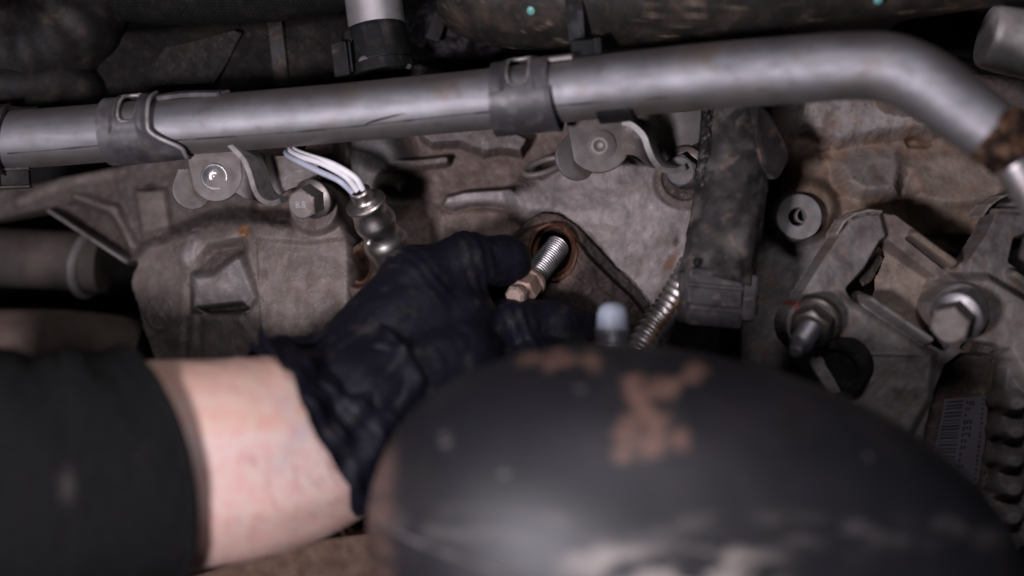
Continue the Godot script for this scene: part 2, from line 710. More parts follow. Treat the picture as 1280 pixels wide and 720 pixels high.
func make_materials() -> void:
	n_big.seed = 3; n_big.frequency = 1.0; n_big.fractal_octaves = 4
	n_mid.seed = 8; n_mid.frequency = 1.0; n_mid.fractal_octaves = 3
	n_fine.seed = 15; n_fine.frequency = 1.0; n_fine.fractal_octaves = 2
	n_ridge.seed = 21; n_ridge.frequency = 1.0; n_ridge.fractal_type = FastNoiseLite.FRACTAL_RIDGED; n_ridge.fractal_octaves = 3
	var soft := bytes(0.012, 5, 1)
	var soft2 := bytes(0.02, 5, 2)
	var fine := bytes(0.11, 3, 3)
	var grain := bytes(0.3, 2, 4)
	var cells := bytes(0.06, 2, 5, FastNoiseLite.TYPE_CELLULAR)
	var ridge := bytes(0.02, 4, 6, FastNoiseLite.TYPE_SIMPLEX_SMOOTH, 512, FastNoiseLite.FRACTAL_RIDGED)
	var t_cast := tex(func(k: int) -> Color:
		var v := 0.70 + 0.16 * soft[k] / 255.0 + 0.22 * (grain[k] / 255.0 - 0.5)
		var b := smoothstep(0.4, 0.85, soft2[k] / 255.0) * 0.2
		if fine[k] < 46:
			v *= 0.93
		return Color(v, v, v).lerp(Color(v * 0.86, v * 0.74, v * 0.64), b))
	var t_dirt := tex(func(k: int) -> Color:
		var v := 0.42 + 0.28 * soft[k] / 255.0
		var d := smoothstep(0.55, 0.85, soft2[k] / 255.0) * 0.6 + smoothstep(0.78, 0.92, fine[k] / 255.0) * 0.5
		return Color(v, v, v).lerp(Color(0.95, 0.86, 0.78), clampf(d, 0.0, 0.8)))
	var t_steel := tex(func(k: int) -> Color:
		var v := 0.80 + 0.16 * soft[k] / 255.0 + 0.06 * (grain[k] / 255.0 - 0.5) - 0.06 * smoothstep(0.62, 0.85, soft2[k] / 255.0)
		v += 0.12 * smoothstep(0.9, 0.98, ridge[k] / 255.0)
		return Color(v, v * 0.985, v * 0.975))
	var t_rust := tex(func(k: int) -> Color:
		var a := soft[k] / 255.0
		var v := 0.65 + 0.3 * (grain[k] / 255.0)
		return Color(v, v * 0.9, v * 0.86).lerp(Color(v * 0.7, v * 0.56, v * 0.5), smoothstep(0.35, 0.7, a)))
	var t_skin := tex(func(k: int) -> Color:
		var a := soft2[k] / 255.0 - 0.5
		var g := (fine[k] / 255.0 - 0.5) * 0.05
		return Color(0.96 + g, 0.93 - a * 0.16 + g, 0.92 - a * 0.14 + g))
	var h_grain := grey(grain, 0.0, 1.0)
	var h_fine := grey(fine, 0.0, 1.0)
	var h_soft := grey(soft2, 0.0, 1.0)
	var h_cells := grey(cells, 1.0, 0.0)
	var h_ridge := grey(ridge, 0.0, 1.0)
	var h_cast := tex(func(k: int) -> Color:
		var v := 0.5 * grain[k] / 255.0 + 0.35 * fine[k] / 255.0 + 0.15 * soft2[k] / 255.0
		return Color(v, v, v))
	var h_weave := tex(func(k: int) -> Color:
		var x := k % 256
		var y := k / 256
		var a := sin(x * TAU / 8.0) * 0.5 + 0.5
		var b := sin(y * TAU / 8.0) * 0.5 + 0.5
		var over := ((x / 8) + (y / 8)) % 2 == 0
		var v := a if over else b
		return Color(v, v, v), 256)
	var r_smudge := tex(func(k: int) -> Color:
		var v := 0.68 + 0.22 * soft2[k] / 255.0 + 0.1 * fine[k] / 255.0
		return Color(v, v, v))
	mat("cast", Color(1, 1, 1), 0.82, 0.35, 16.0, t_cast, h_cast, 0.0013, r_smudge)
	mat("cast_far", Color(1, 1, 1), 0.85, 0.2, 11.0, t_cast, h_cast, 0.004, r_smudge)
	mat("pipe", Color(1, 1, 1), 0.60, 0.85, 9.0, t_steel)
	mat("clamp", Color(1, 1, 1), 0.66, 0.5, 16.0, t_steel, h_fine, 0.002, r_smudge)
	mat("bracket", Color(1, 1, 1), 0.72, 0.45, 17.0, t_cast, h_cast, 0.0008, r_smudge)
	mat("chrome", Color(0.78, 0.75, 0.73), 0.34, 1.0, 30.0, t_steel)
	mat("zinc", Color(1, 1, 1), 0.5, 0.85, 30.0, t_steel, h_fine, 0.003, r_smudge)
	mat("rust", Color(1, 1, 1), 0.9, 0.1, 22.0, t_rust, h_cast, 0.012)
	mat("plastic", Color(1, 1, 1), 0.7, 0.0, 15.0, t_dirt, h_fine, 0.006, r_smudge)
	mat("hose", Color(1, 1, 1), 0.75, 0.0, 13.0, t_dirt, h_cells, 0.008, r_smudge)
	mat("woven", Color(1, 1, 1), 0.85, 0.0, 30.0, t_dirt, h_weave, 0.03)
	mat("crumpled", Color(1, 1, 1), 0.55, 0.0, 14.0, t_dirt, h_ridge, 0.06)
	mat("paint", Color(1, 1, 1), 0.50, 0.0, 8.0, t_steel, h_fine, 0.001)
	mat("glove", Color(1, 1, 1), 0.56, 0.0, 34.0, null, h_ridge, 0.010)
	mat("cloth", Color(1, 1, 1), 0.95, 0.0, 40.0, t_cast, h_weave, 0.02)
	M.cloth.metallic_specular = 0.2
	mat("skin", Color(1, 1, 1), 0.5, 0.0, 16.0, t_skin, h_cells, 0.004)
	M.skin.subsurf_scatter_enabled = true
	M.skin.subsurf_scatter_strength = 0.12
	mat("wire", Color(1, 1, 1), 0.45, 0.0, 20.0)
	mat("black", Color(0.012, 0.011, 0.011), 0.9)
	for k in ["woven", "crumpled", "hose", "plastic", "paint", "black"]:
		M[k].metallic_specular = 0.26
	M.glove.metallic_specular = 0.3
	M.paint.metallic_specular = 0.42
	for k in ["cast", "cast_far", "rust", "bracket"]:
		M[k].metallic_specular = 0.22


func speck(p: Vector3, freq: float, lo: float, hi: float, shift := 0.0) -> float:
	return smoothstep(lo, hi, n_big.get_noise_3d(p.x * freq + shift, p.y * freq, p.z * freq))


func dusty(base: Color, dust: Color, freq := 60.0, lo := 0.0, hi := 0.5, amount := 0.7, shift := 0.0) -> Callable:
	return func(p: Vector3, _n: Vector3) -> Color:
		return base.lerp(dust, speck(p, freq, lo, hi, shift) * amount)


func flat(color: Color) -> Callable:
	return func(_p: Vector3, _n: Vector3) -> Color: return color


# ---------------------------------------------------------------- the scene
func _ready() -> void:
	var cam := Camera3D.new()
	cam.name = "camera"
	add_child(cam)
	cam.position = Vector3(0, 0, D)
	var look := CameraAttributesPhysical.new()
	look.frustum_focal_length = 12.0 / (360.0 * K / D)
	look.frustum_focus_distance = D - 0.003
	look.frustum_near = 0.02
	look.frustum_far = 6.0
	look.exposure_aperture = 3.0
	cam.attributes = look
	cam.near = 0.02
	cam.far = 6.0
	cam.fov = rad_to_deg(2.0 * atan(360.0 * K / D))
	cam.current = true

	var env := Environment.new()
	env.background_mode = Environment.BG_COLOR
	env.background_color = Color(0.012, 0.012, 0.014).linear_to_srgb()
	env.tonemap_mode = Environment.TONE_MAPPER_LINEAR
	env.tonemap_exposure = 1.0
	env.sdfgi_enabled = true
	env.ssao_enabled = true
	env.ssil_enabled = true
	var we := WorldEnvironment.new()
	we.name = "environment"
	we.environment = env
	add_child(we)

	lamp("work_lamp", Vector3(-0.19, -0.08, 0.50), Vector3(0.02, 0.0, 0.0), Vector2(0.06, 0.06), 0.32, Color(0.985, 0.955, 1.0))
	lamp("second_lamp", Vector3(0.02, 0.27, 0.50), Vector3(0.02, 0.02, 0.02), Vector2(0.16, 0.10), 0.095, Color(0.98, 0.96, 1.0))

	make_materials()
	bulkhead()
	cylinder_head()
	right_casting()
	flange()
	alternator()
	background_hoses()
	coolant_pipe()
	clamps()
	fasteners()
	sensor()
	harness()
	held_bolt()
	person()
	canister()


func lamp(called: String, at: Vector3, target: Vector3, size: Vector2, energy: float, color: Color) -> void:
	var l := AreaLight3D.new()
	l.name = called
	l.area_size = size
	l.area_normalize_energy = true
	l.light_energy = energy
	l.light_color = color
	l.area_range = 4.0
	l.shadow_enabled = true
	add_child(l)
	l.look_at_from_position(at, target, Vector3.UP)


func bulkhead() -> void:
	var mb := MB.new()
	box(mb, Transform3D(Basis.IDENTITY, Vector3(0, 0, -0.19)), Vector3(900, 700, 20), 1.0)
	var o := solo("bulkhead_wall", "black wall of the engine bay far behind everything", "", mb, M.black)
	o.remove_meta("category")
	o.set_meta("kind", "structure")


func cylinder_head() -> void:
	var brown := Color(0.205, 0.155, 0.132)
	var taupe := Color(0.255, 0.212, 0.192)
	var pale := Color(0.42, 0.38, 0.38)
	var dark := Color(0.10, 0.08, 0.072)
	lean = 0.09
	var f := Field.new(q(-40, 500, -50), q(905, 115, -20), 0.46, -110.0, taupe)
	f.warp = n_mid
	# the arm plate at the upper left with its ribs and gusset
	f.poly(fpts([-50, 238, 40, 226, 140, 205, 230, 186, 330, 150, 440, 150, 440, 290, 250, 290, 190, 330, 158, 328, 110, 294, 58, 262, -50, 285], -18), -20, 2.2, Color(0.15, 0.125, 0.115))
	f.bar(ql(20, 250, -16), ql(75, 228, -16), 2.8, -17.0, 4.5, taupe)
	f.bar(ql(75, 228, -16), ql(150, 214, -16), 2.8, -16.5, 4.5, taupe)
	f.poly(fpts([70, 258, 100, 246, 140, 262, 160, 300, 158, 318, 120, 296], -18), -23, 3.0, dark)
	f.bar(ql(58, 263, -12), ql(158, 328, -12), 1.3, -11, 1.2, Color(0.30, 0.27, 0.26))  # gusset's lower edge, coloured paler for the light on it
	f.bar(ql(88, 244, -14), ql(138, 262, -14), 1.8, -16.5, 3.2, taupe)
	f.bar(ql(138, 262, -14), ql(160, 305, -14), 2.0, -16.5, 3.4, taupe)
	f.poly(fpts([172, 236, 188, 230, 196, 236, 180, 244], -20), -25, 1.2, dark)
	f.poly(fpts([168, 236, 206, 236, 214, 290, 178, 300], -19), -17.5, 3.0, taupe)
	# deep brown middle
	f.poly(fpts([415, 120, 905, 120, 905, 500, 405, 500, 425, 300], -24), -27, 5.0, brown, Vector2(0, -0.05))
	f.poly(fpts([310, 120, 420, 120, 420, 250, 380, 290, 320, 280], -24), -24, 4.0, brown)
	# ledges and ridges in it
	f.poly(fpts([525, 140, 590, 140, 640, 160, 662, 172, 652, 191, 628, 187, 604, 191, 588, 184, 572, 178, 540, 180, 524, 170], -15), -16, 2.2, Color(0.24, 0.21, 0.205), Vector2.ZERO, false, 1.0)
	f.bar(ql(497, 206, -18), ql(556, 199, -18), 1.8, -20, 1.6, taupe)
	f.poly(fpts([552, 256, 558, 244, 580, 238, 640, 234, 660, 262, 610, 254, 585, 256, 566, 262], -16), -18, 2.0, pale)
	f.poly(fpts([545, 262, 590, 258, 650, 258, 690, 300, 690, 350, 540, 350], -22), -23, 6.0, brown)
	f.oval(ql(466, 200, -10), Lm(40), Lm(58), 0.1, -14, 12.0, Color(0.2, 0.19, 0.19))
	f.poly(fpts([416, 150, 436, 150, 440, 240, 424, 240], -25), -34, 3.0, dark)
	f.oval(ql(505, 232, -30), 7.5, 5.0, 0.3, -36, 6.0, dark)
	# large left body
	f.poly(fpts([148, 352, 160, 318, 176, 300, 210, 290, 245, 274, 275, 268, 330, 268, 380, 276, 432, 266, 446, 300, 452, 500, 196, 500, 168, 420], -4), -7, 9.0, taupe, Vector2.ZERO, false, 1.2)
	f.dome(ql(330, 380, -4), 52, 44, 6.0)
	f.poly(fpts([160, 420, 150, 350, 190, 342, 232, 352, 240, 400, 260, 500, 190, 500], 0), 1.5, 9.0, null, Vector2(0.05, 0.0), true)
	f.bar(ql(236, 300, 2), ql(232, 318, 2), 3.0, 2.2, 4.0, pale, true)
	f.poly(fpts([236, 302, 252, 286, 300, 282, 302, 300, 290, 330, 240, 338], 0), 1.0, 4.0, null, Vector2.ZERO, true)
	f.bar(ql(212, 292, -2), ql(238, 352, 0), 1.6, 1.1, 2.4, null, true)
	f.bar(ql(238, 352, 0), ql(226, 470, 0), 1.4, -1.2, 2.4, null, true)
	f.poly(fpts([310, 272, 372, 278, 432, 270, 440, 296, 380, 304, 316, 298], 0), 1.8, 3.2, null, Vector2(0.0, -0.12), true)
	f.bar(ql(322, 306, 2), ql(330, 470, 2), 0.7, 0.5, 0.9, null, true)
	f.poly(fpts([252, 396, 300, 396, 318, 420, 312, 480, 250, 480], 2), 1.5, 3.4, null, Vector2.ZERO, true)
	# square boss: dusty top and notch darker, face paler, light and shade painted in
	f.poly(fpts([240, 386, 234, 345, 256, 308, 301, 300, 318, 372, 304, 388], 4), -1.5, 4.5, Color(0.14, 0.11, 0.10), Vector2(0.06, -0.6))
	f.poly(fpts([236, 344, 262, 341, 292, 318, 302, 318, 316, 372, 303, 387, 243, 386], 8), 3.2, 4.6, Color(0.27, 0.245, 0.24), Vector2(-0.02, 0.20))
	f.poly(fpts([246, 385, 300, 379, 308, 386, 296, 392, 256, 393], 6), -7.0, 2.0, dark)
	f.oval(ql(304, 288, 0), 2.4, 2.8, 0.0, 0.0, 2.0, Color(0.27, 0.13, 0.06), Vector2.ZERO, true)
	# cast mark: a ring with a cross stroke
	for k in 24:
		var a := k * TAU / 24
		var b := (k + 1) * TAU / 24
		f.bar(ql(193 + 17 * cos(a), 392 + 21 * sin(a), 4), ql(193 + 17 * cos(b), 392 + 21 * sin(b), 4), 0.7, 0.22, 0.9, null, true)
	f.bar(ql(184, 382, 4), ql(202, 402, 4), 0.9, 0.35, 1.0, null, true)
	f.bar(ql(200, 380, 4), ql(187, 405, 4), 0.9, 0.35, 1.0, null, true)
	f.oval(ql(178, 408, 3), 8, 5, 0.4, 0.9, 2.0, null, Vector2.ZERO, true)
	# grainy bare-looking casting on the right
	f.poly(fpts([648, 236, 668, 216, 700, 200, 760, 192, 830, 196, 905, 190, 905, 500, 815, 500, 778, 360, 730, 300, 690, 272, 655, 268], -8), -12, 9.0, Color(0.37, 0.325, 0.32), Vector2(0.04, 0.05), false, 1.5)
	f.dome(ql(800, 260, -8), 34, 24, 2.5)
	f.dome(ql(735, 232, -8), 20, 10, -1.6)
	f.poly(fpts([636, 238, 660, 232, 684, 236, 690, 262, 660, 268, 640, 262], -10), -11, 7.0, Color(0.32, 0.29, 0.29), Vector2.ZERO, false, 1.2)
	f.oval(ql(858, 226, -6), Lm(40), Lm(36), 0.0, -8.5, 2.2, Color(0.24, 0.195, 0.17))
	f.oval(ql(858, 222, -6), Lm(30), Lm(28), 0.0, -9.5, 1.0, dark)
	f.bar(ql(787, 212, -8), ql(790, 222, -8), 2.2, -7.5, 2.5, Color(0.33, 0.30, 0.29))
	f.oval(ql(392, 258, 2), Lm(36), Lm(34), 0.0, 1.5, 3.0, Color(0.21, 0.17, 0.15))
	for b in f.ny:
		for a in f.nx:
			var px := 640.0 + (f.x0 + a * f.st) / 0.3 * 0.955
			f.h[b * f.nx + a] -= lean * smoothstep(0.0, 1.0, (470.0 - px) / 60.0) * maxf(0.0, 440.0 - px)
	lean = 0.0
	# unevenness, stains and pits
	f.rough(n_big, 0.045, 1.2)
	f.rough(n_mid, 0.22, 0.06)
	f.rough(n_fine, 1.2, 0.02)
	f.stain(n_big, 0.05, 0.0, 0.5, Color(0.16, 0.125, 0.11, 0.45), 40.0)
	f.stain(n_mid, 0.34, 0.12, 0.5, Color(0.33, 0.29, 0.28, 0.22), 55.0, 0.3)
	f.stain(n_mid, 0.30, 0.15, 0.5, Color(0.15, 0.12, 0.105, 0.2), 77.0, 0.35)
	f.stain(n_mid, 0.16, 0.3, 0.7, Color(0.19, 0.135, 0.105, 0.3), 9.0)
	f.stain(n_mid, 0.5, 0.42, 0.6, Color(0.10, 0.08, 0.07, 0.3), 70.0)
	f.stain(n_fine, 1.6, 0.42, 0.6, Color(0.5, 0.46, 0.44, 0.45), 5.0)
	f.oval(ql(838, 328, -8), 1.8, 4.2, -0.5, 0.0, 2.2, Color(0.22, 0.12, 0.07, 0.85), Vector2.ZERO, false, 1.6, true)
	f.oval(ql(846, 302, -8), 1.2, 2.0, -0.3, 0.0, 1.6, Color(0.1, 0.07, 0.06, 0.8), Vector2.ZERO, false, 1.2, true)
	f.oval(ql(865, 262, -8), 3.0, 1.2, -0.3, 0.0, 1.6, Color(0.12, 0.09, 0.075, 0.7), Vector2.ZERO, false, 1.4, true)
	var at := P(640, 470, -30)
	var t := thing("cylinder_head", "grimy grey-brown cast engine side filling the middle behind the gloved hand", "engine block", at)
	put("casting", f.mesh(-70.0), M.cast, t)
	# loop of a lifting clip standing proud of the casting
	var mb := MB.new()
	var pts: Array[Vector3] = []
	for k in 41:
		var a := k * TAU / 40
		pts.append(P(680 + 24 * cos(a) - 4 * sin(a), 208 - 6 * cos(a) + 9 * sin(a), -14 + 3 * sin(a)))
	tube(mb, pts, 0.0013, 10)
	part("clip_loop", mb, M.bracket, t, 60, true, flat(Color(0.28, 0.24, 0.22)))


func right_casting() -> void:
	var brown := Color(0.29, 0.212, 0.168)
	var grey_c := Color(0.37, 0.335, 0.325)
	var f := Field.new(q(925, 500, -14), q(1310, 90, -14), 0.46, -110.0, brown)
	f.warp = n_mid
	f.poly(fpts([925, 90, 1310, 90, 1310, 318, 1225, 300, 1180, 297, 1150, 300, 1110, 330, 1060, 500, 925, 500], -16), -19, 3.0, brown, Vector2(0, 0.04))
	f.poly(fpts([985, 90, 1310, 90, 1310, 150, 1240, 165, 1190, 160, 1120, 166, 1052, 176, 1030, 168, 1000, 160, 984, 130], -8), -10, 6.5, grey_c, Vector2.ZERO, false, 1.5)
	f.poly(fpts([1094, 118, 1150, 124, 1160, 140, 1130, 146, 1108, 142, 1096, 132], -8), 0.5, 0.7, Color(0.17, 0.14, 0.125), Vector2.ZERO, true, 0.8)
	f.poly(fpts([1138, 140, 1180, 143, 1172, 152, 1150, 152], -8), -0.3, 0.7, Color(0.22, 0.11, 0.06), Vector2.ZERO, true, 0.8)
	f.poly(fpts([1054, 200, 1075, 186, 1128, 184, 1136, 202, 1126, 242, 1080, 246, 1056, 228], -8), -11, 8.0, Color(0.36, 0.315, 0.29), Vector2(0.05, -0.5), false, 1.0)
	f.poly(fpts([1138, 204, 1156, 190, 1196, 182, 1260, 182, 1280, 230, 1252, 258, 1180, 268, 1142, 250], -8), -11.5, 10.0, Color(0.33, 0.265, 0.22), Vector2(0.0, -0.3), false, 1.2)
	f.poly(fpts([1060, 246, 1130, 252, 1200, 262, 1310, 250, 1310, 312, 1220, 302, 1160, 298, 1090, 282], -10), -14, 8.0, Color(0.30, 0.225, 0.165), Vector2.ZERO, false, 1.0)
	f.poly(fpts([1140, 171, 1152, 167, 1175, 176, 1168, 182, 1146, 180], -8), -2.0, 1.6, Color(0.15, 0.085, 0.055), Vector2.ZERO, true, 1.0)
	f.poly(fpts([1026, 186, 1040, 184, 1044, 194, 1030, 198], -12), -0.8, 1.4, Color(0.13, 0.095, 0.08), Vector2.ZERO, true, 1.0)
	# smooth grey lower left and the machined pad with a threaded hole
	f.poly(fpts([925, 300, 960, 284, 1030, 292, 1062, 284, 1090, 300, 1060, 500, 925, 500], -18), -22, 9.0, Color(0.2, 0.19, 0.19))
	f.poly(fpts([925, 90, 990, 90, 978, 160, 966, 250, 960, 300, 925, 320], -25), -34, 10.0, Color(0.1, 0.085, 0.08))
	f.oval(q(1008, 262, -12), 13, 11, 0.4, -13, 6.0, brown)
	f.rough(n_big, 0.04, 1.0)
	f.rough(n_mid, 0.2, 0.05)
	f.rough(n_fine, 1.1, 0.02)
	f.stain(n_big, 0.1, 0.05, 0.45, Color(0.30, 0.185, 0.115, 0.5), 22.0)
	f.stain(n_mid, 0.12, 0.15, 0.6, Color(0.17, 0.125, 0.105, 0.5), 4.0)
	f.stain(n_mid, 0.6, 0.36, 0.5, Color(0.24, 0.12, 0.06, 0.7), 31.0)
	f.stain(n_fine, 1.4, 0.42, 0.6, Color(0.4, 0.37, 0.35, 0.5), 15.0)
	f.oval(q(999, 271, -8), Lm(30, -8), Lm(30, -8), 0.0, -7.5, 0.9, Color(0.30, 0.28, 0.275))
	f.oval(q(997, 271, -8), Lm(9.5, -8), Lm(9.5, -8), 0.0, -24.0, 0.9, Color(0.2, 0.19, 0.19))
	f.poly(fpts([1168, 297, 1215, 297, 1232, 312, 1206, 325], -14), -100, 1.6)
	var t := thing("manifold_casting", "rust-stained cast iron block under the bend of the pipe at upper right", "engine block", P(1100, 320, -20))
	put("casting", f.mesh(-70.0), M.cast, t)
	var inside := MB.new()
	var x := Transform3D(Basis(Vector3.RIGHT, PI / 2), P(997, 271, -19))
	inside.grid(36, 100, func(u: float, w: float) -> Vector3:
		var hh := 11.3 * w
		var saw := absf(fposmod(hh / 1.15 - u, 1.0) * 2.0 - 1.0)
		var r := L(9.3, -8) * 1000.0 - 0.55 * saw
		return x * (Vector3(cos(u * TAU) * r, hh, sin(u * TAU) * r) * 0.001))
	inside.turn()
	part("threaded_hole", inside, M.zinc, t, 50, false, flat(Color(0.75, 0.70, 0.68)))


func flange() -> void:
	var dirt := Color(0.044, 0.034, 0.031)
	var f := Field.new(q(405, 500, -4), q(850, 250, -4), 0.42, -60.0, dirt)
	f.warp = n_mid
	f.poly(fpts([424, 352, 427, 330, 436, 310, 452, 298, 480, 292, 520, 320, 600, 320, 636, 296, 656, 276, 676, 263, 700, 266, 722, 280, 746, 306, 772, 334, 796, 356, 815, 380, 850, 500, 424, 500], -6), -9.0, 0.9, dirt)
	f.poly(fpts([430, 352, 433, 334, 442, 316, 456, 305, 480, 300, 520, 330, 600, 330, 642, 300, 660, 286, 682, 279, 702, 284, 722, 302, 742, 326, 770, 354, 790, 372, 806, 392, 835, 500, 430, 500], -4), -5.0, 1.0, Color(0.050, 0.038, 0.034))
	f.poly(fpts([456, 360, 480, 330, 560, 350, 640, 330, 700, 372, 760, 400, 800, 440, 800, 500, 456, 500], -4), -1.5, 6.0, Color(0.030, 0.025, 0.024), Vector2(0.0, 0.0))
	f.rough(n_big, 0.11, 0.9)
	f.rough(n_mid, 0.4, 0.35)
	f.stain(n_mid, 0.22, 0.1, 0.5, Color(0.075, 0.055, 0.047, 0.5), 3.0)
	f.stain(n_fine, 0.9, 0.2, 0.6, Color(0.05, 0.04, 0.037, 0.6), 12.0)
	for c in [[691, 315, 27.0, 33.0, 0.0], [446, 334, 17.0, 24.0, 0.0]]:
		f.oval(q(c[0], c[1], -3), Lm(c[2] + 13), Lm(c[3] + 13), 0.0, 0.0, 4.5, Color(0.15, 0.105, 0.085, 0.8), Vector2.ZERO, false, 1.5, true)
		f.oval(q(c[0], c[1], -3), Lm(c[2]), Lm(c[3]), 0.0, -9.5, 1.6, Color(0.15, 0.075, 0.05))
		f.oval(q(c[0] + 3, c[1] - 2, -5), Lm(c[2] - 8), Lm(c[3] - 9), 0.0, -26.0, 2.0, Color(0.08, 0.04, 0.03))
	var t := thing("exhaust_flange", "dark rusty exhaust flange whose open bolt hole takes the bolt", "flange", P(690, 440, -10))
	put("plate", f.mesh(-45.0), M.cast, t)
	# rough collar of rust round the hole
	var mb := MB.new()
	var pts: Array[Vector3] = []
	for k in 49:
		var a := k * TAU / 48
		var w := 1.0 + 0.05 * n_mid.get_noise_2d(cos(a) * 2.0, sin(a) * 2.0)
		pts.append(P(691 + 29 * cos(a) * w, 315 + 35 * sin(a) * w, -4.4))
	tube(mb, pts, func(_t: float, a: float) -> float: return 0.0007 + 0.0005 * n_mid.get_noise_2d(_t * 14.0, a), 10)
	part("rust_rim", mb, M.rust, t, 180, true, dusty(Color(0.17, 0.115, 0.09), Color(0.14, 0.065, 0.04), 300, -0.1, 0.3, 0.7))


func alternator() -> void:
	var metal := Color(0.235, 0.212, 0.206)
	var f := Field.new(q(960, 690, 30), q(1345, 232, 20), 0.34, -40.0, metal)
	f.warp = n_mid
	f.poly(fpts([1088, 296, 1115, 286, 1215, 340, 1215, 420, 1150, 430, 1070, 400, 1060, 350], 14), 13.5, 2.0, Color(0.27, 0.215, 0.175), Vector2(0.25, -0.1))
	f.poly(fpts([1074, 350, 1098, 316, 1103, 324, 1090, 352, 1080, 360], 12), 10.9, 1.4, Color(0.06, 0.05, 0.045))
	f.poly(fpts([984, 402, 988, 378, 1018, 330, 1046, 288, 1060, 270, 1082, 262, 1110, 262, 1128, 272, 1120, 292, 1104, 304, 1086, 336, 1064, 362, 1070, 372, 1180, 432, 1176, 400, 1166, 380, 1170, 352, 1196, 338, 1226, 292, 1240, 262, 1256, 248, 1282, 240, 1345, 240, 1345, 690, 1060, 690, 1050, 520, 996, 445], 22), 22, 4.0, metal)
	f.poly(fpts([1098, 264, 1120, 264, 1206, 326, 1200, 352, 1176, 356, 1108, 304], 18), 19, 3.0, Color(0.23, 0.185, 0.165))
	f.bar(q(1144, 294, 22), q(1192, 328, 22), 1.7, 23, 1.6, Color(0.29, 0.225, 0.175))
	f.bar(q(1138, 298, 22), q(1184, 334, 22), 0.6, 17.5, 0.9, Color(0.08, 0.06, 0.055))
	f.poly(fpts([1268, 300, 1300, 288, 1345, 300, 1345, 350, 1300, 352, 1262, 326], 20), 12, 3.0, Color(0.14, 0.12, 0.115))
	f.bar(q(1268, 342, 26), q(1300, 364, 26), 1.5, 27, 1.6, Color(0.3, 0.26, 0.22))
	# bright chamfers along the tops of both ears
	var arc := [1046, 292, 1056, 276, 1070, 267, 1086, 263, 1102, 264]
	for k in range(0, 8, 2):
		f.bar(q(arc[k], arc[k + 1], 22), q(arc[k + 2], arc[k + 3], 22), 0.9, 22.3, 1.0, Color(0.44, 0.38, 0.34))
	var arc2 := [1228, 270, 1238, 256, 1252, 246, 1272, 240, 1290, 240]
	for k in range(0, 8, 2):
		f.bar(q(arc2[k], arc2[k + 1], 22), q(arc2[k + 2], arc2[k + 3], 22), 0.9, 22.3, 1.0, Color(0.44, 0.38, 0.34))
	f.bar(q(1246, 262, 24), q(1300, 264, 24), 1.0, 24.5, 1.2, Color(0.33, 0.28, 0.24))
	# front plate, diagonal rib, bosses
	f.poly(fpts([996, 440, 992, 400, 1016, 372, 1050, 368, 1090, 392, 1170, 444, 1166, 500, 1130, 560, 1060, 540], 26), 25.5, 4.5, Color(0.26, 0.237, 0.23))
	f.bar(q(1090, 374, 30), q(1164, 424, 30), 1.8, 31, 2.6, Color(0.24, 0.225, 0.22))
	f.bar(q(1052, 442, 27), q(1158, 444, 27), 0.5, 0.5, 0.6, Color(0.26, 0.24, 0.24), true)
	f.oval(q(1016, 406, 28), Lm(36, 28), Lm(36, 28), 0.0, 28.5, 1.2, Color(0.19, 0.17, 0.17))
	f.poly(fpts([1168, 392, 1172, 362, 1196, 346, 1240, 346, 1290, 376, 1345, 400, 1345, 560, 1285, 480, 1262, 440, 1210, 436, 1180, 424], 28), 28, 4.0, Color(0.28, 0.25, 0.235))
	f.oval(q(1202, 390, 32), Lm(37, 32), Lm(37, 32), 0.0, 31.5, 1.2, Color(0.24, 0.22, 0.215))
	# the dark slot that holds the label
	f.poly(fpts([1158, 600, 1160, 545, 1172, 490, 1186, 458, 1204, 444, 1246, 440, 1260, 452, 1256, 500, 1244, 560, 1232, 630, 1190, 650], 24), 12, 2.0, Color(0.115, 0.085, 0.072))
	f.bar(q(1238, 540, 14), q(1228, 610, 14), 1.3, 15.5, 1.4, Color(0.13, 0.11, 0.105))
	f.bar(q(1210, 432, 26), q(1240, 438, 26), 2.0, 22, 1.6, Color(0.07, 0.055, 0.05))
	for k in 6:
		f.oval(q(1276 - k * 1.5, 506 + k * 36, 32), Lm(17, 32), Lm(12, 32), 0.15, 30.0, 4.0, Color(0.25, 0.225, 0.215))
	f.rough(n_big, 0.06, 0.7)
	f.rough(n_mid, 0.3, 0.08)
	f.stain(n_big, 0.08, 0.0, 0.5, Color(0.125, 0.105, 0.1, 0.7), 63.0)
	f.stain(n_mid, 0.14, 0.15, 0.5, Color(0.24, 0.17, 0.125, 0.5), 17.0)
	f.stain(n_fine, 1.0, 0.45, 0.65, Color(0.33, 0.3, 0.29, 0.6), 2.0)
	f.bar(q(987, 372, 28), q(998, 384, 28), 1.3, 0.0, 1.4, Color(0.2, 0.05, 0.035, 0.8), false, true)
	var t := thing("alternator_housing", "grey cast alternator bracket with two ears beside the black canister", "alternator", P(1150, 640, 0))
	put("housing", f.mesh(10.5), M.cast, t)
	# paper label with bars and small print in the slot
	var im := Image.create(192, 288, false, Image.FORMAT_RGB8)
	im.fill(Color(0.66, 0.64, 0.66))
	var r := RandomNumberGenerator.new()
	r.seed = 5
	var y := 8
	while y < 284:
		var w := r.randi_range(2, 7)
		im.fill_rect(Rect2i(10, y, 74, w), Color(0.34, 0.32, 0.35))
		y += w + r.randi_range(3, 9)
	for k in 13:
		var yy := 14 + k * 21
		for j in r.randi_range(1, 3):
			im.fill_rect(Rect2i(98 + j * 13, yy, 8, r.randi_range(8, 15)), Color(0.22, 0.21, 0.23))
	for k in 18:
		im.fill_rect(Rect2i(166, 10 + k * 15, r.randi_range(6, 12), r.randi_range(5, 10)), Color(0.3, 0.29, 0.31))
	var lm := StandardMaterial3D.new()
	lm.albedo_texture = ImageTexture.create_from_image(im)
	lm.albedo_color = Color(0.46, 0.44, 0.47)
	lm.roughness = 0.55
	M["label"] = lm
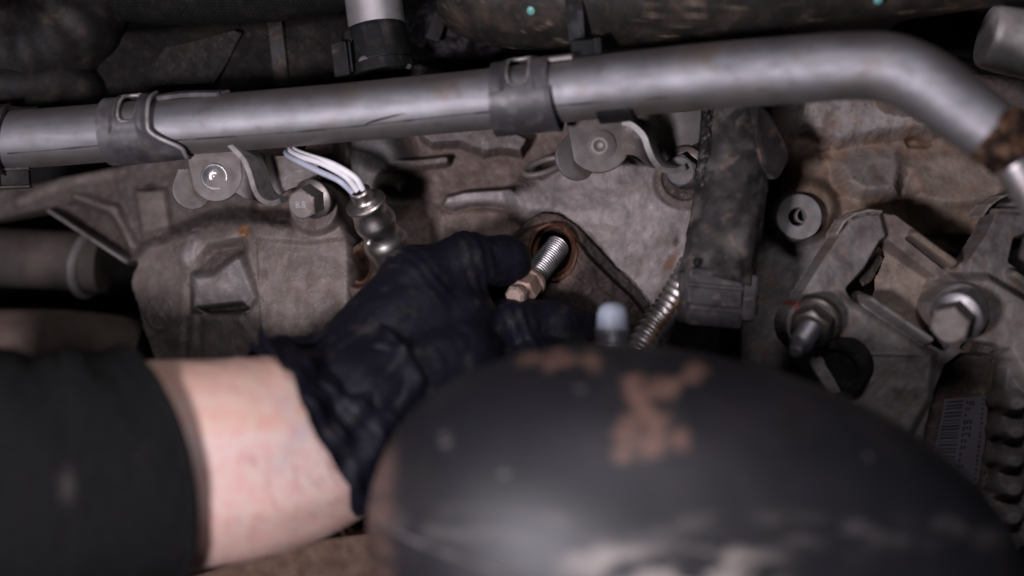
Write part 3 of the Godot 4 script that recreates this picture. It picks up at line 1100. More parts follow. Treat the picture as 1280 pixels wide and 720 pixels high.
	var mb := MB.new()
	var c := [P(1181, 499, 14.2), P(1236, 494, 14.2), P(1226, 606, 14.2), P(1160, 604, 14.2)]
	mb.grid(8, 8, func(u: float, w: float) -> Vector3:
		return c[0].lerp(c[1], u).lerp(c[3].lerp(c[2], u), w) + Vector3(0, 0, 0.0002 * sin(u * 5.0 + w * 7.0)))
	mb.turn()
	if ((mb.v[mb.i[2]] - mb.v[mb.i[0]]).cross(mb.v[mb.i[1]] - mb.v[mb.i[0]])).z < 0.0:
		mb.turn()
	part("label_sticker", mb, lm, t, 180, false)


# ---------------------------------------------------------------- dark hoses and rails behind and above
func background_hoses() -> void:
	var ink := Color(0.020, 0.019, 0.019)
	var dust := Color(0.085, 0.07, 0.06)
	# bulky rubber hose, top left
	var t := thing("air_hose", "thick black ribbed rubber hose curling out of the top left corner", "hose", P(40, 130, -40))
	var mb := MB.new()
	tube(mb, smooth(A([[-90, 30, -26], [-30, 52, -20], [30, 62, -18], [80, 40, -20], [104, -10, -24], [112, -80, -30]]), 12), func(w: float, _a: float) -> float: return 0.0195 + 0.0007 * sin(w * 60.0), 48)
	part("hose", mb, M.hose, t, 180, true, dusty(ink, dust, 50, -0.1, 0.5, 0.8))
	mb = MB.new()
	var ring: Array[Vector3] = []
	for k in 33:
		var a := k * TAU / 32
		ring.append(P(84 + 36 * cos(a), 36 + 62 * sin(a) - 10 * cos(a), -17 + 26 * cos(a * 1.0 + 0.4) * 0.25))
	tube(mb, ring, 0.0022, 12)
	part("band", mb, M.plastic, t, 180, true, flat(Color(0.03, 0.028, 0.028)))
	mb = MB.new()
	tube(mb, smooth(A([[-30, 96, -8], [30, 106, -10], [78, 100, -14], [100, 118, -20], [70, 140, -30]]), 10), 0.0085, 32)
	part("branch", mb, M.hose, t, 180, true, dusty(ink, dust, 70, 0.0, 0.5, 0.8))
	# cloth-wrapped hose running to the right
	t = thing("wrapped_hose", "black hose bound in cloth tape behind the silver pipe at upper left", "hose", P(260, 100, -45))
	mb = MB.new()
	var path := smooth(A([[60, 95, -34], [150, 84, -36], [250, 78, -38], [350, 66, -40], [440, 60, -44], [560, 70, -52]]), 10)
	tube(mb, path, func(w: float, a: float) -> float: return 0.0150 + 0.0006 * n_mid.get_noise_2d(w * 30.0, a * 1.2), 40)
	part("hose", mb, M.woven, t, 180, true, dusty(Color(0.028, 0.025, 0.025), dust, 40, -0.1, 0.5, 0.8))
	mb = MB.new()
	var lap := [[205, 60], [240, 52], [292, 38], [302, 42], [284, 78], [268, 104], [190, 108], [192, 84]]
	var flap := PackedVector2Array()
	for p in lap:
		flap.append(q(p[0], p[1], -22))
	prism(mb, Transform3D(Basis.IDENTITY, Vector3(0, 0, -0.0225)), flap, 1.0, 0.3)
	part("tape_flap", mb, M.woven, t, 50, true, dusty(Color(0.05, 0.045, 0.044), dust, 70, -0.1, 0.4, 0.7))
	mb = MB.new()
	var rp: Array[Vector3] = []
	for k in 41:
		var a := k * TAU / 40
		rp.append(P(346 - 6 * cos(a) + 9 * sin(a), 64, -39) + Vector3(0, cos(a) * 0.0158, sin(a) * 0.0158))
	ribbon(mb, rp, Vector3(1, 0.1, 0).normalized(), 0.0055, 0.0009)
	part("tie_band", mb, M.plastic, t, 50, true, dusty(Color(0.085, 0.078, 0.075), Color(0.2, 0.14, 0.10), 160, 0.1, 0.4, 0.7))
	# woven sleeve above it
	mb = MB.new()
	tube(mb, smooth(A([[60, -30, -22], [200, -14, -20], [340, -16, -22], [470, -40, -30]]), 10), 0.0135, 40)
	solo("woven_sleeve", "black woven sleeve along the top edge above the cloth-wrapped hose", "sleeve", mb, M.woven, 180, dusty(Color(0.018, 0.018, 0.018), dust, 90, 0.2, 0.6, 0.6))
	# crumpled shield
	mb = MB.new()
	tube(mb, smooth(A([[490, 60, -52], [560, 44, -46], [630, 24, -44], [730, 6, -48]]), 14), func(w: float, a: float) -> float: return 0.0165 + 0.0016 * n_ridge.get_noise_2d(w * 5.0, a * 1.1), 90)
	solo("crumpled_shield", "crinkled black foil heat sleeve right of the upright tube", "heat shield", mb, M.crumpled, 180, dusty(Color(0.02, 0.019, 0.02), Color(0.13, 0.115, 0.105), 220, 0.25, 0.5, 0.9))
	mb = MB.new()
	box(mb, Transform3D(Basis(Vector3.BACK, -0.35), P(546, 34, -24)), Vector3(6, 11, 3), 0.6)
	solo("wire_clip", "small black plastic clip on the crinkled heat sleeve", "clip", mb, M.plastic, 35, flat(Color(0.03, 0.03, 0.03)))
	# upright aluminium tube and its black collar
	t = thing("upright_tube", "short bright aluminium tube coming down from the top edge", "pipe", P(470, 60, -14))
	mb = MB.new()
	tube(mb, A([[455, -90, -16], [468, 10, -14], [476, 70, -12]]), 0.01085, 48, 1.0)
	part("tube", mb, M.pipe, t, 60, true, dusty(Color(0.56, 0.55, 0.57), Color(0.36, 0.34, 0.33), 120, 0.0, 0.5, 0.6))
	t = thing("tube_collar", "black plastic collar clamped round the foot of the upright aluminium tube", "collar", P(472, 95, -14))
	var x := frame(P(467, 34, -14), P(478, 96, -12))
	mb = MB.new()
	lathe(mb, x, [[11.0, 1.5], [12.4, 1.0], [12.8, 1.6], [13.0, 3.0], [13.0, 14.5], [12.6, 15.4], [13.9, 15.8], [13.9, 20.0], [11.0, 20.0], [11.0, 1.5]], 56)
	part("ring", mb, M.plastic, t, 40, true, dusty(Color(0.026, 0.024, 0.025), Color(0.16, 0.14, 0.13), 150, 0.2, 0.6, 0.8))
	mb = MB.new()
	box(mb, Transform3D(Basis(Vector3.BACK, 0.12).rotated(Vector3.UP, -0.3), P(428, 75, -3)), Vector3(6.6, 13.4, 5), 0.8)
	part("lug", mb, M.plastic, t, 35, true, dusty(Color(0.03, 0.028, 0.03), Color(0.14, 0.12, 0.11), 150, 0.1, 0.5, 0.7))
	mb = MB.new()
	box(mb, Transform3D(Basis(Vector3.BACK, 0.12).rotated(Vector3.UP, -0.2), P(441, 72, -2)), Vector3(1.0, 11.6, 6), 0.3)
	part("rib", mb, M.plastic, t, 35, true, flat(Color(0.03, 0.028, 0.03)))
	mb = MB.new()
	lathe(mb, frame(P(457, 78, -2), P(455, 79, 3)), [[0, -1.0], [2.7, -1.0], [2.7, 0.9], [2.3, 1.3], [1.0, 1.4], [0, 1.4]], 24)
	part("button", mb, M.plastic, t, 40, true, flat(Color(0.23, 0.21, 0.205)))
	mb = MB.new()
	lathe(mb, frame(P(511, 83, -4), P(511, 84, 1)), [[0, 0], [1.1, 0], [1.0, 0.6], [0, 0.8]], 14)
	part("button", mb, M.plastic, t, 40, true, flat(Color(0.2, 0.18, 0.175)))
	mb = MB.new()
	lathe(mb, frame(P(524, 92, -8), P(528, 76, -8)), [[0, -3], [3.0, -3], [3.0, 2.0], [2.0, 3.0], [0, 3.2]], 20)
	part("pin", mb, M.plastic, t, 40, true, flat(Color(0.08, 0.065, 0.06)))
	# big dirt-speckled rail across the top right
	t = thing("upper_rail", "long black dirt-spotted rail across the top right with a teal paint dot", "rail", P(950, 40, 0))
	mb = MB.new()
	var rail := smooth(A([[585, -34, -6], [610, -18, -2], [650, -10, 2], [720, -10, 6], [900, -20, 14], [1100, -46, 22], [1340, -84, 30]]), 12)
	tube(mb, rail, func(w: float, a: float) -> float: return (0.0212 * smoothstep(-0.06, 0.10, w)) + 0.0002 * n_mid.get_noise_2d(w * 40.0, a * 2.0), 110)
	part("rail", mb, M.hose, t, 180, true, func(p: Vector3, _n: Vector3) -> Color:
		var c := Color(0.045, 0.040, 0.037).lerp(Color(0.13, 0.10, 0.08), speck(p, 55, -0.1, 0.5) * 0.75)
		c = c.lerp(Color(0.30, 0.23, 0.175), speck(p, 130, 0.34, 0.5, 0.6) * 0.8)
		return c.lerp(Color(0.22, 0.15, 0.09), smoothstep(0.12, 0.19, p.x) * speck(p, 60, -0.3, 0.3, 4.0) * 0.75))
	for d in [[665, 13, 7.0], [1098, 1, 6.0]]:
		mb = MB.new()
		# a blob of paint sits on the rail's lower front
		var best := Vector3(0, 0, -1)
		var hit := P(d[0], d[1], 20)
		for k in rail.size():
			if absf(rail[k].x - hit.x) < absf(best.x - hit.x) or best.z < -0.5:
				best = rail[k]
		var dy := hit.y - best.y
		var rz := sqrt(maxf(0.0, 0.0212 * 0.0212 - dy * dy))
		var c := Vector3(hit.x, hit.y, best.z + rz)
		c = P(d[0], d[1], c.z * 1000.0)
		var nn := Vector3(0, c.y - best.y, rz).normalized()
		lathe(mb, frame(c - nn * 0.0007, c + nn), [[0, 0], [L(d[2]) * 1000.0, 0.0], [L(d[2]) * 900.0, 0.9], [L(d[2]) * 500.0, 1.25], [0, 1.35]], 18)
		part("paint_dot", mb, M.wire, t, 180, true, flat(Color(0.10, 0.27, 0.24)))
	t = thing("rail_strap", "black plastic strap hanging from the rail onto the silver pipe", "strap", P(735, 75, 18))
	mb = MB.new()
	ribbon(mb, smooth(A([[716, -10, 26], [718, 12, 27.5], [720, 36, 26], [722, 54, 22]]), 6), Vector3.RIGHT, 0.0058, 0.0012)
	part("strap", mb, M.plastic, t, 40, true, dusty(Color(0.02, 0.02, 0.022), Color(0.11, 0.11, 0.125), 110, 0.0, 0.3, 0.8, 3.0))
	mb = MB.new()
	box(mb, Transform3D(Basis(Vector3.BACK, 0.05), P(733, 64, 24)), Vector3(11.5, 7.2, 9), 0.7)
	part("buckle", mb, M.plastic, t, 35, true, flat(Color(0.022, 0.022, 0.023)))
	mb = MB.new()
	box(mb, Transform3D(Basis(Vector3.BACK, 0.05), P(746, 63, 25)), Vector3(3.2, 7.8, 9.4), 0.6)
	part("rib", mb, M.plastic, t, 35, true, flat(Color(0.028, 0.028, 0.03)))
	# far right: pale hose stub with dark holder
	mb = MB.new()
	tube(mb, smooth(A([[1232, 44, 22], [1240, 46, 22], [1262, 51, 22], [1300, 60, 22], [1360, 74, 22]]), 6), [0.0105, 0.0118, 0.012, 0.012, 0.012], 48)
	solo("hose_stub", "pale grey hose end at the top right edge behind the pipe bend", "hose", mb, M.bracket, 60, dusty(Color(0.55, 0.52, 0.51), Color(0.40, 0.36, 0.34), 70, 0.0, 0.5, 0.6))
	t = thing("stub_holder", "dark blue-grey plastic holder left of the pale hose end", "bracket", P(1190, 75, -6))
	mb = MB.new()
	prism(mb, Transform3D(Basis.IDENTITY, Vector3(0, 0, -0.012)), round_poly(Array(fpts([1120, 30, 1160, 14, 1236, 12, 1240, 30, 1226, 74, 1190, 70, 1150, 52, 1110, 46], -4)), 2.0), 9.0, 0.35)
	part("plate", mb, M.plastic, t, 40, true, dusty(Color(0.05, 0.05, 0.056), Color(0.12, 0.10, 0.09), 90, 0.0, 0.5, 0.7))
	mb = MB.new()
	box(mb, Transform3D(Basis(Vector3.BACK, 0.2), P(1203, 28, -1)), Vector3(2.0, 8, 5), 0.5)
	part("rib", mb, M.plastic, t, 35, true, flat(Color(0.03, 0.03, 0.033)))
	# left side, far back and out of focus
	t = thing("lower_hose", "blurred dark hose with a metal end ring in the gap at left", "hose", P(60, 350, -70))
	mb = MB.new()
	tube(mb, smooth(A([[-120, 314, -66], [-20, 320, -66], [70, 325, -64], [132, 330, -62]]), 8), 0.0125, 40)
	part("hose", mb, M.cast_far, t, 60, true, dusty(Color(0.085, 0.072, 0.066), Color(0.14, 0.11, 0.1), 40, -0.2, 0.4, 0.8))
	mb = MB.new()
	lathe(mb, frame(P(108, 330, -62), P(150, 338, -58)), [[12.0, 0], [14.4, 0.2], [14.6, 2.2], [13.4, 3.0], [12.4, 3.0], [12.0, 0]], 40)
	part("end_ring", mb, M.zinc, t, 60, true, flat(Color(0.62, 0.58, 0.57)))
	mb = MB.new()
	tube(mb, smooth(A([[-120, 424, -60], [20, 420, -58], [110, 424, -56], [182, 436, -54]]), 6), 0.0115, 36)
	solo("lower_beam", "blurred brown tube crossing the lower left behind the black sleeve", "tube", mb, M.cast_far, 60, dusty(Color(0.12, 0.088, 0.076), Color(0.17, 0.13, 0.11), 40, -0.2, 0.4, 0.8))
	# rusty beam under the forearm
	mb = MB.new()
	prism(mb, Transform3D(Basis.IDENTITY, Vector3(0, 0, 0.012)), round_poly(Array(fpts([200, 735, 300, 700, 380, 676, 520, 660, 700, 660, 700, 860, 200, 860], 26)), 2.0), 14.0, 1.0)
	solo("rusty_crossmember", "brown rusty beam showing under the bare wrist at the bottom edge", "beam", mb, M.cast, 40, dusty(Color(0.15, 0.095, 0.07), Color(0.085, 0.06, 0.05), 90, -0.2, 0.5, 0.7))


# ---------------------------------------------------------------- the silver pipe and its clamps
const PIPE := [[-60, 178, 4.0, 10.8], [60, 171.5, 7.0, 10.8], [250, 156, 13.0, 10.7], [450, 139, 19.0, 10.6], [640, 121, 26.0, 10.9], [780, 105.5, 35.0, 11.2], [900, 94, 44.0, 11.4], [1000, 87, 52.0, 11.4], [1060, 83, 57.0, 11.3], [1110, 85, 61.0, 11.5], [1152, 101, 65.0, 11.5], [1202, 136, 69.0, 11.1], [1252, 173, 73.0, 10.4]]


func pipe_at(px: float) -> Array:      # [centre, axis, radius in metres]
	for k in PIPE.size() - 1:
		var a: Array = PIPE[k]
		var b: Array = PIPE[k + 1]
		if px <= b[0]:
			var t: float = (px - a[0]) / (b[0] - a[0])
			var p0 := P(a[0], a[1], a[2])
			var p1 := P(b[0], b[1], b[2])
			return [p0.lerp(p1, t), (p1 - p0).normalized(), lerpf(a[3], b[3], t) * 0.001]
	return []


func coolant_pipe() -> void:
	var pts := smooth(A(PIPE), 24)
	var rad := []
	for p in PIPE:
		rad.append(p[3] * 0.001)
	var t := thing("coolant_pipe", "long silver metal pipe crossing the picture and bending down at right", "pipe", P(640, 165, 26))
	var mb := MB.new()
	tube(mb, pts, func(w: float, _a: float) -> float:
		var x := w * (rad.size() - 1)
		var j := mini(int(x), rad.size() - 2)
		return lerpf(rad[j], rad[j + 1], x - j), 160)
	part("tube", mb, M.pipe, t, 180, true, func(p: Vector3, n: Vector3) -> Color:
		var s := n_mid.get_noise_3d(p.x * 9.0, p.y * 260.0, p.z * 260.0)
		var c := Color(0.285, 0.288, 0.312) * (0.96 + 0.22 * s)
		# settled dust on top, splashed dirt underneath
		var top := smoothstep(0.25, 0.85, n.y + 0.35 * n_big.get_noise_3d(p.x * 40.0, p.y * 60.0, 0.0))
		c = c.lerp(Color(0.21, 0.172, 0.16), top * 0.75)
		var low := smoothstep(0.35, 0.9, -n.y + 0.5 * n_big.get_noise_3d(p.x * 55.0, p.y * 80.0, 3.0))
		c = c.lerp(Color(0.25, 0.225, 0.205), low * 0.7)
		c = c.lerp(Color(0.13, 0.115, 0.115), speck(p, 85, 0.3, 0.7, 7.0) * 0.25)
		c = c.lerp(Color(0.24, 0.19, 0.15), speck(p, 38, 0.2, 0.55, 2.0) * 0.55)
		return c)
	# the dark line of the weld along its lower side
	mb = MB.new()
	var sp: Array[Vector3] = []
	for k in 121:
		var pa := pipe_at(20.0 + k * 8.4)
		var e := -0.62 + 0.05 * sin(k * 0.11)
		sp.append(pa[0] + Vector3(0, sin(e), cos(e)) * (pa[2] - 0.00012))
	tube(mb, sp, func(w: float, _a: float) -> float: return 0.00016 + 0.00022 * smoothstep(-0.2, 0.3, n_mid.get_noise_2d(w * 14.0, 3.0)), 8)
	part("weld_line", mb, M.plastic, t, 180, true, flat(Color(0.10, 0.092, 0.095)))
	# a scratch with lifted edge near the middle
	mb = MB.new()
	sp = []
	for k in 9:
		var px := 460.0 + k * 6.0
		var pa := pipe_at(px)
		var e := lerpf(-0.62, -0.36, pow(k / 8.0, 0.6))
		sp.append(pa[0] + Vector3(0, sin(e), cos(e)) * (pa[2] + 0.00002))
	tube(mb, sp, [0.0002, 0.0004, 0.00035, 0.0003, 0.0001], 8)
	part("scratch", mb, M.plastic, t, 180, true, flat(Color(0.05, 0.045, 0.045)))
	# rubber hose pushed over the far end
	t = thing("end_hose", "dirt-caked rubber hose end pushed onto the pipe at the right edge", "hose", P(1270, 215, 70))
	mb = MB.new()
	tube(mb, smooth(A([[1247, 168, 72], [1253, 173, 73], [1259, 179, 73], [1265, 185, 74], [1270, 190, 74]]), 8), func(w: float, a: float) -> float: return 0.0113 + 0.0006 * n_mid.get_noise_2d(w * 9.0, a * 3.0) - 0.0012 * smoothstep(0.25, 0.5, w), 48)
	part("hose", mb, M.rust, t, 180, true, dusty(Color(0.035, 0.03, 0.027), Color(0.26, 0.20, 0.14), 170, 0.02, 0.2, 0.85))
	mb = MB.new()
	tube(mb, smooth(A([[1262, 186, 72], [1272, 205, 72], [1288, 232, 72], [1312, 270, 72]]), 8), [0.0068, 0.0074, 0.007, 0.007], 32)
	part("inner_hose", mb, M.zinc, t, 180, true, dusty(Color(0.50, 0.49, 0.50), Color(0.38, 0.33, 0.28), 120, 0.0, 0.4, 0.8))


func band(mb: MB, px0: float, px1: float, lift: float, thick: float, hole: Array, lip: Callable, e0 := -PI, e1 := PI, nu := 70, nv := 220) -> MB:
	# a strap round the pipe: u runs along the pipe, the angle e is 0 towards the camera and 90 degrees on top
	var a := pipe_at(px0)
	var b := pipe_at(px1)
	var ax: Vector3 = (b[0] - a[0]).normalized()
	var f := (Vector3.BACK - ax * ax.z).normalized()
	var up := f.cross(ax)
	var at := func(u: float, w: float) -> Vector3:
		var e := lerpf(e0, e1, w)
		var g: Vector2 = lip.call(u, e)          # (along, outwards) in metres
		var r: float = lerpf(a[2], b[2], u) + lift + g.y
		return a[0].lerp(b[0], u) + ax * g.x + (f * cos(e) + up * sin(e)) * r
	var off := func(u: float, w: float) -> Vector3:
		var e := lerpf(e0, e1, w)
		return f * cos(e) + up * sin(e)
	var there := func(u: float, w: float) -> bool:
		if hole.is_empty():
			return true
		var e := lerpf(e0, e1, w)
		var lenm: float = a[0].distance_to(b[0])
		var p := Vector2(u * lenm, e * a[2])
		var m := Vector2((hole[0] + hole[1]) * 0.5 * lenm, (hole[2] + hole[3]) * 0.5 * a[2])
		var s := Vector2((hole[1] - hole[0]) * 0.5 * lenm, (hole[3] - hole[2]) * 0.5 * a[2])
		var r: float = minf(s.x, s.y) * 0.85
		var d := ((p - m).abs() - (s - Vector2(r, r))).max(Vector2.ZERO).length() - r
		return d > 0.0
	return sheet(mb, nu, nv, at, off, there, thick)


func on_pipe(px0: float, px1: float, u: float, e: float, lift: float, along := 0.0) -> Vector3:
	var a := pipe_at(px0)
	var b := pipe_at(px1)
	var ax: Vector3 = (b[0] - a[0]).normalized()
	var f := (Vector3.BACK - ax * ax.z).normalized()
	return a[0].lerp(b[0], u) + ax * along + (f * cos(e) + f.cross(ax) * sin(e)) * (lerpf(a[2], b[2], u) + lift)


func slot_rim(px0: float, px1: float, h: Array) -> MB:      # curled edge round a clamp's slot, worn pale, with caught light coloured in
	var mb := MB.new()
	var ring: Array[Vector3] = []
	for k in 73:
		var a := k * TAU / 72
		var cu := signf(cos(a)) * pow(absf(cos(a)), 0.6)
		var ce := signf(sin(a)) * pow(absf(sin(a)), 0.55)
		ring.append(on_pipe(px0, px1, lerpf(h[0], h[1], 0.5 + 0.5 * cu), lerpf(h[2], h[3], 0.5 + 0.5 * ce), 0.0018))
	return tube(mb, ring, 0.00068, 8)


func clamps() -> void:
	var steel := Color(0.105, 0.10, 0.11)
	var paint := func(p: Vector3, n: Vector3) -> Color:
		var c := steel.lerp(Color(0.23, 0.22, 0.23), speck(p, 90, 0.05, 0.5) * 0.7)
		c = c.lerp(Color(0.055, 0.052, 0.056), speck(p, 60, 0.05, 0.4, 5.0) * 0.7)
		return c.lerp(Color(0.2, 0.16, 0.14), speck(p, 45, 0.1, 0.5, 9.0) * 0.6)
	var rim := func(h: Array) -> Callable:
		return func(u: float, e: float) -> Vector2:
			var du := maxf(h[0] - u, u - h[1])
			var de := maxf(h[2] - e, e - h[3]) * 0.35
			var d := maxf(du, de)
			return Vector2(0, 0.0007 * (1.0 - smoothstep(0.02, 0.13, d)))
	var group := "clamps round the silver pipe"
	# left clamp: slotted band with a long tail over the pipe and a flared lip
	var t := thing("pipe_clamp", "grey slotted clamp with a long tail strip, left one on the silver pipe", "clamp", P(165, 205, 10), group)
	var h1 := [0.36, 0.74, 0.12, 1.42]
	var r1: Callable = rim.call(h1)
	var mb := MB.new()
	band(mb, 141, 203, 0.0018, 0.0014, h1, func(u: float, e: float) -> Vector2:
		var low := smoothstep(-0.1, -0.85, e) * smoothstep(-2.2, -1.4, e)
		var g: Vector2 = r1.call(u, e)
		var edge := smoothstep(0.72, 1.0, u)
		return Vector2(0.0105 * low * edge - 0.0012 * cos(e * 0.5) * (1.0 - u), g.y + 0.0016 * edge * smoothstep(1.5, 0.8, absf(e + 0.3)) - 0.0008 * low * edge))
	part("strap", mb, M.clamp, t, 40, true, paint)
	mb = MB.new()
	band(mb, 200, 292, 0.0014, 0.0016, [], func(u: float, e: float) -> Vector2: return Vector2(-0.002 * smoothstep(0.9, 1.0, u) * absf(e - 1.45) * 4.0, 0.0006 * sin(u * 4.0)), 1.02, 1.9, 60, 30)
	part("tail_strip", mb, M.clamp, t, 40, true, paint)
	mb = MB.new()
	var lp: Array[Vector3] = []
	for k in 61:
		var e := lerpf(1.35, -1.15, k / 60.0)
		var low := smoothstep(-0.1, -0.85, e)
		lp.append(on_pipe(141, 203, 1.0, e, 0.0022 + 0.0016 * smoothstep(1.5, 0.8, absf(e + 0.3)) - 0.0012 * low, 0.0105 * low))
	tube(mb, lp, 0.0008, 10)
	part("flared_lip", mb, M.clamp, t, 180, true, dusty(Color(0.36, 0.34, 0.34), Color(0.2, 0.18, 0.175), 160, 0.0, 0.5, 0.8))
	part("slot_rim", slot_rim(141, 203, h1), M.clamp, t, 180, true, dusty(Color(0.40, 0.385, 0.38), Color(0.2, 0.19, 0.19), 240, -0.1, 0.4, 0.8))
	# right clamp
	t = thing("pipe_clamp", "grey slotted clamp with stepped lower band, right one on the silver pipe", "clamp", P(655, 165, 27), group)
	var h2 := [0.30, 0.70, 0.14, 1.46]
	mb = MB.new()
	band(mb, 621, 692, 0.0018, 0.0012, h2, rim.call(h2))
	part("strap", mb, M.clamp, t, 40, true, paint)
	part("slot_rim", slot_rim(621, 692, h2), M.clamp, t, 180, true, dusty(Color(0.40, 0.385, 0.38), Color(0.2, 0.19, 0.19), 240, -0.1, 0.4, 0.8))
	mb = MB.new()
	band(mb, 620, 694, 0.0028, 0.001, [], func(u: float, e: float) -> Vector2: return Vector2(0.0018 * (u - 0.4) * smoothstep(0.0, -1.2, e), 0.0004 * smoothstep(0.9, 1.0, u)), -2.9, 0.02, 40, 110)
	part("lower_band", mb, M.clamp, t, 40, true, func(p: Vector3, _n: Vector3) -> Color:
		return Color(0.075, 0.073, 0.08).lerp(Color(0.17, 0.165, 0.17), speck(p, 80, 0.0, 0.5) * 0.7))
	mb = MB.new()
	band(mb, 693, 722, 0.0016, 0.0012, [], func(_u: float, _e: float) -> Vector2: return Vector2.ZERO, 1.05, 2.4, 20, 40)
	part("tail_strip", mb, M.clamp, t, 40, true, flat(Color(0.36, 0.34, 0.345)))
	mb = MB.new()
	band(mb, 748, 790, 0.0018, 0.0016, [], func(_u: float, _e: float) -> Vector2: return Vector2.ZERO, -2.2, -0.95, 16, 30)
	solo("rubber_pad", "small black rubber pad under the silver pipe right of the second clamp", "pad", mb, M.plastic, 40, flat(Color(0.035, 0.034, 0.036)))
	# black sleeve on the left end and the tag below it
	mb = MB.new()
	band(mb, -50, 14, 0.0024, 0.0018, [], func(u: float, e: float) -> Vector2: return Vector2(0.0022 * sin(e + 0.4) * smoothstep(0.7, 1.0, u), 0.0005 * smoothstep(0.94, 1.0, u)), -PI, 1.3, 50, 120)
	solo("pipe_sleeve", "black plastic sleeve round the pipe at the left edge", "sleeve", mb, M.plastic, 40, dusty(Color(0.05, 0.046, 0.048), Color(0.16, 0.13, 0.12), 90, 0.0, 0.5, 0.7))
	t = thing("black_tag", "small black plastic tag with chipped rim below the pipe's left end", "tag", P(20, 235, 6))
	mb = MB.new()
	box(mb, Transform3D(Basis(Vector3.BACK, 0.04), P(20, 222, 5)), Vector3(10.6, 7.2, 3), 0.5)
	part("plate", mb, M.plastic, t, 35, true, dusty(Color(0.02, 0.019, 0.02), Color(0.2, 0.17, 0.15), 200, 0.25, 0.5, 0.8))
	for s in [[20, 211, 11.2, 1.2], [20, 234, 11.2, 1.0]]:
		mb = MB.new()
		box(mb, Transform3D(Basis(Vector3.BACK, 0.04), P(s[0], s[1], 6)), Vector3(s[2], s[3], 4), 0.3)
		part("rim", mb, M.plastic, t, 35, true, dusty(Color(0.09, 0.08, 0.075), Color(0.3, 0.26, 0.22), 220, 0.0, 0.4, 0.8))


# ---------------------------------------------------------------- brackets, bolts, nuts
func arc_poly(cx: float, cy: float, r: float, a0: float, a1: float, z: float, extra: Array) -> PackedVector2Array:
	var o := PackedVector2Array()
	for k in 19:
		var a := lerpf(a0, a1, k / 18.0)
		o.append(q(cx + r * cos(a), cy + r * sin(a), z))
	for k in range(0, extra.size(), 2):
		o.append(q(extra[k], extra[k + 1], z))
	return o


func bolt(called: String, label: String, from: Vector3, to: Vector3, apothem: float, h: float, rim_r: float, head: Color, rim: Color, group := "engine bolts", word := "") -> Node3D:
	from = to - (to - from).normalized() * (h + 1.4) * 0.001
	var t := thing(called, label, "bolt", from, group)
	var x := frame(from, to, 0.3)
	var mb := MB.new()
	lathe(mb, x, [[0, -2.0], [rim_r * 0.9, -2.0], [rim_r, -0.6], [rim_r, 0.7], [rim_r * 0.95, 1.1], [apothem * 1.1, 1.6], [apothem, 1.9], [0, 1.9]], 48)
	part("washer", mb, M.zinc, t, 35, true, dusty(rim, rim * 0.55, 140, -0.1, 0.5, 0.7))
	mb = MB.new()
	hexhead(mb, x, apothem, h, 1.4)
	part("head", mb, M.bracket, t, 25, true, func(p: Vector3, n: Vector3) -> Color:
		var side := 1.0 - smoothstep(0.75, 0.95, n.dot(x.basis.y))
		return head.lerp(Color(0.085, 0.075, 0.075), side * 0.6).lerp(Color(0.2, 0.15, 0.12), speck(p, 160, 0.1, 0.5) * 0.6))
	if word:
		var tm := TextMesh.new()
		tm.text = word
		tm.font_size = 32
		tm.pixel_size = 0.0001
		tm.depth = 0.0006
		var sf := SystemFont.new()
		sf.font_names = PackedStringArray(["Droid Sans"])
		tm.font = sf
		var o := MeshInstance3D.new()
		o.name = "head_mark"
		tm.material = M.zinc
		o.mesh = tm
		var f := x.basis.y
		var r := Vector3.UP.cross(f).normalized()
		o.transform = Transform3D(Basis(r, f.cross(r), f), x.origin + f * (h + 1.5) * 0.001 - t.position)
		t.add_child(o, true)
	return t


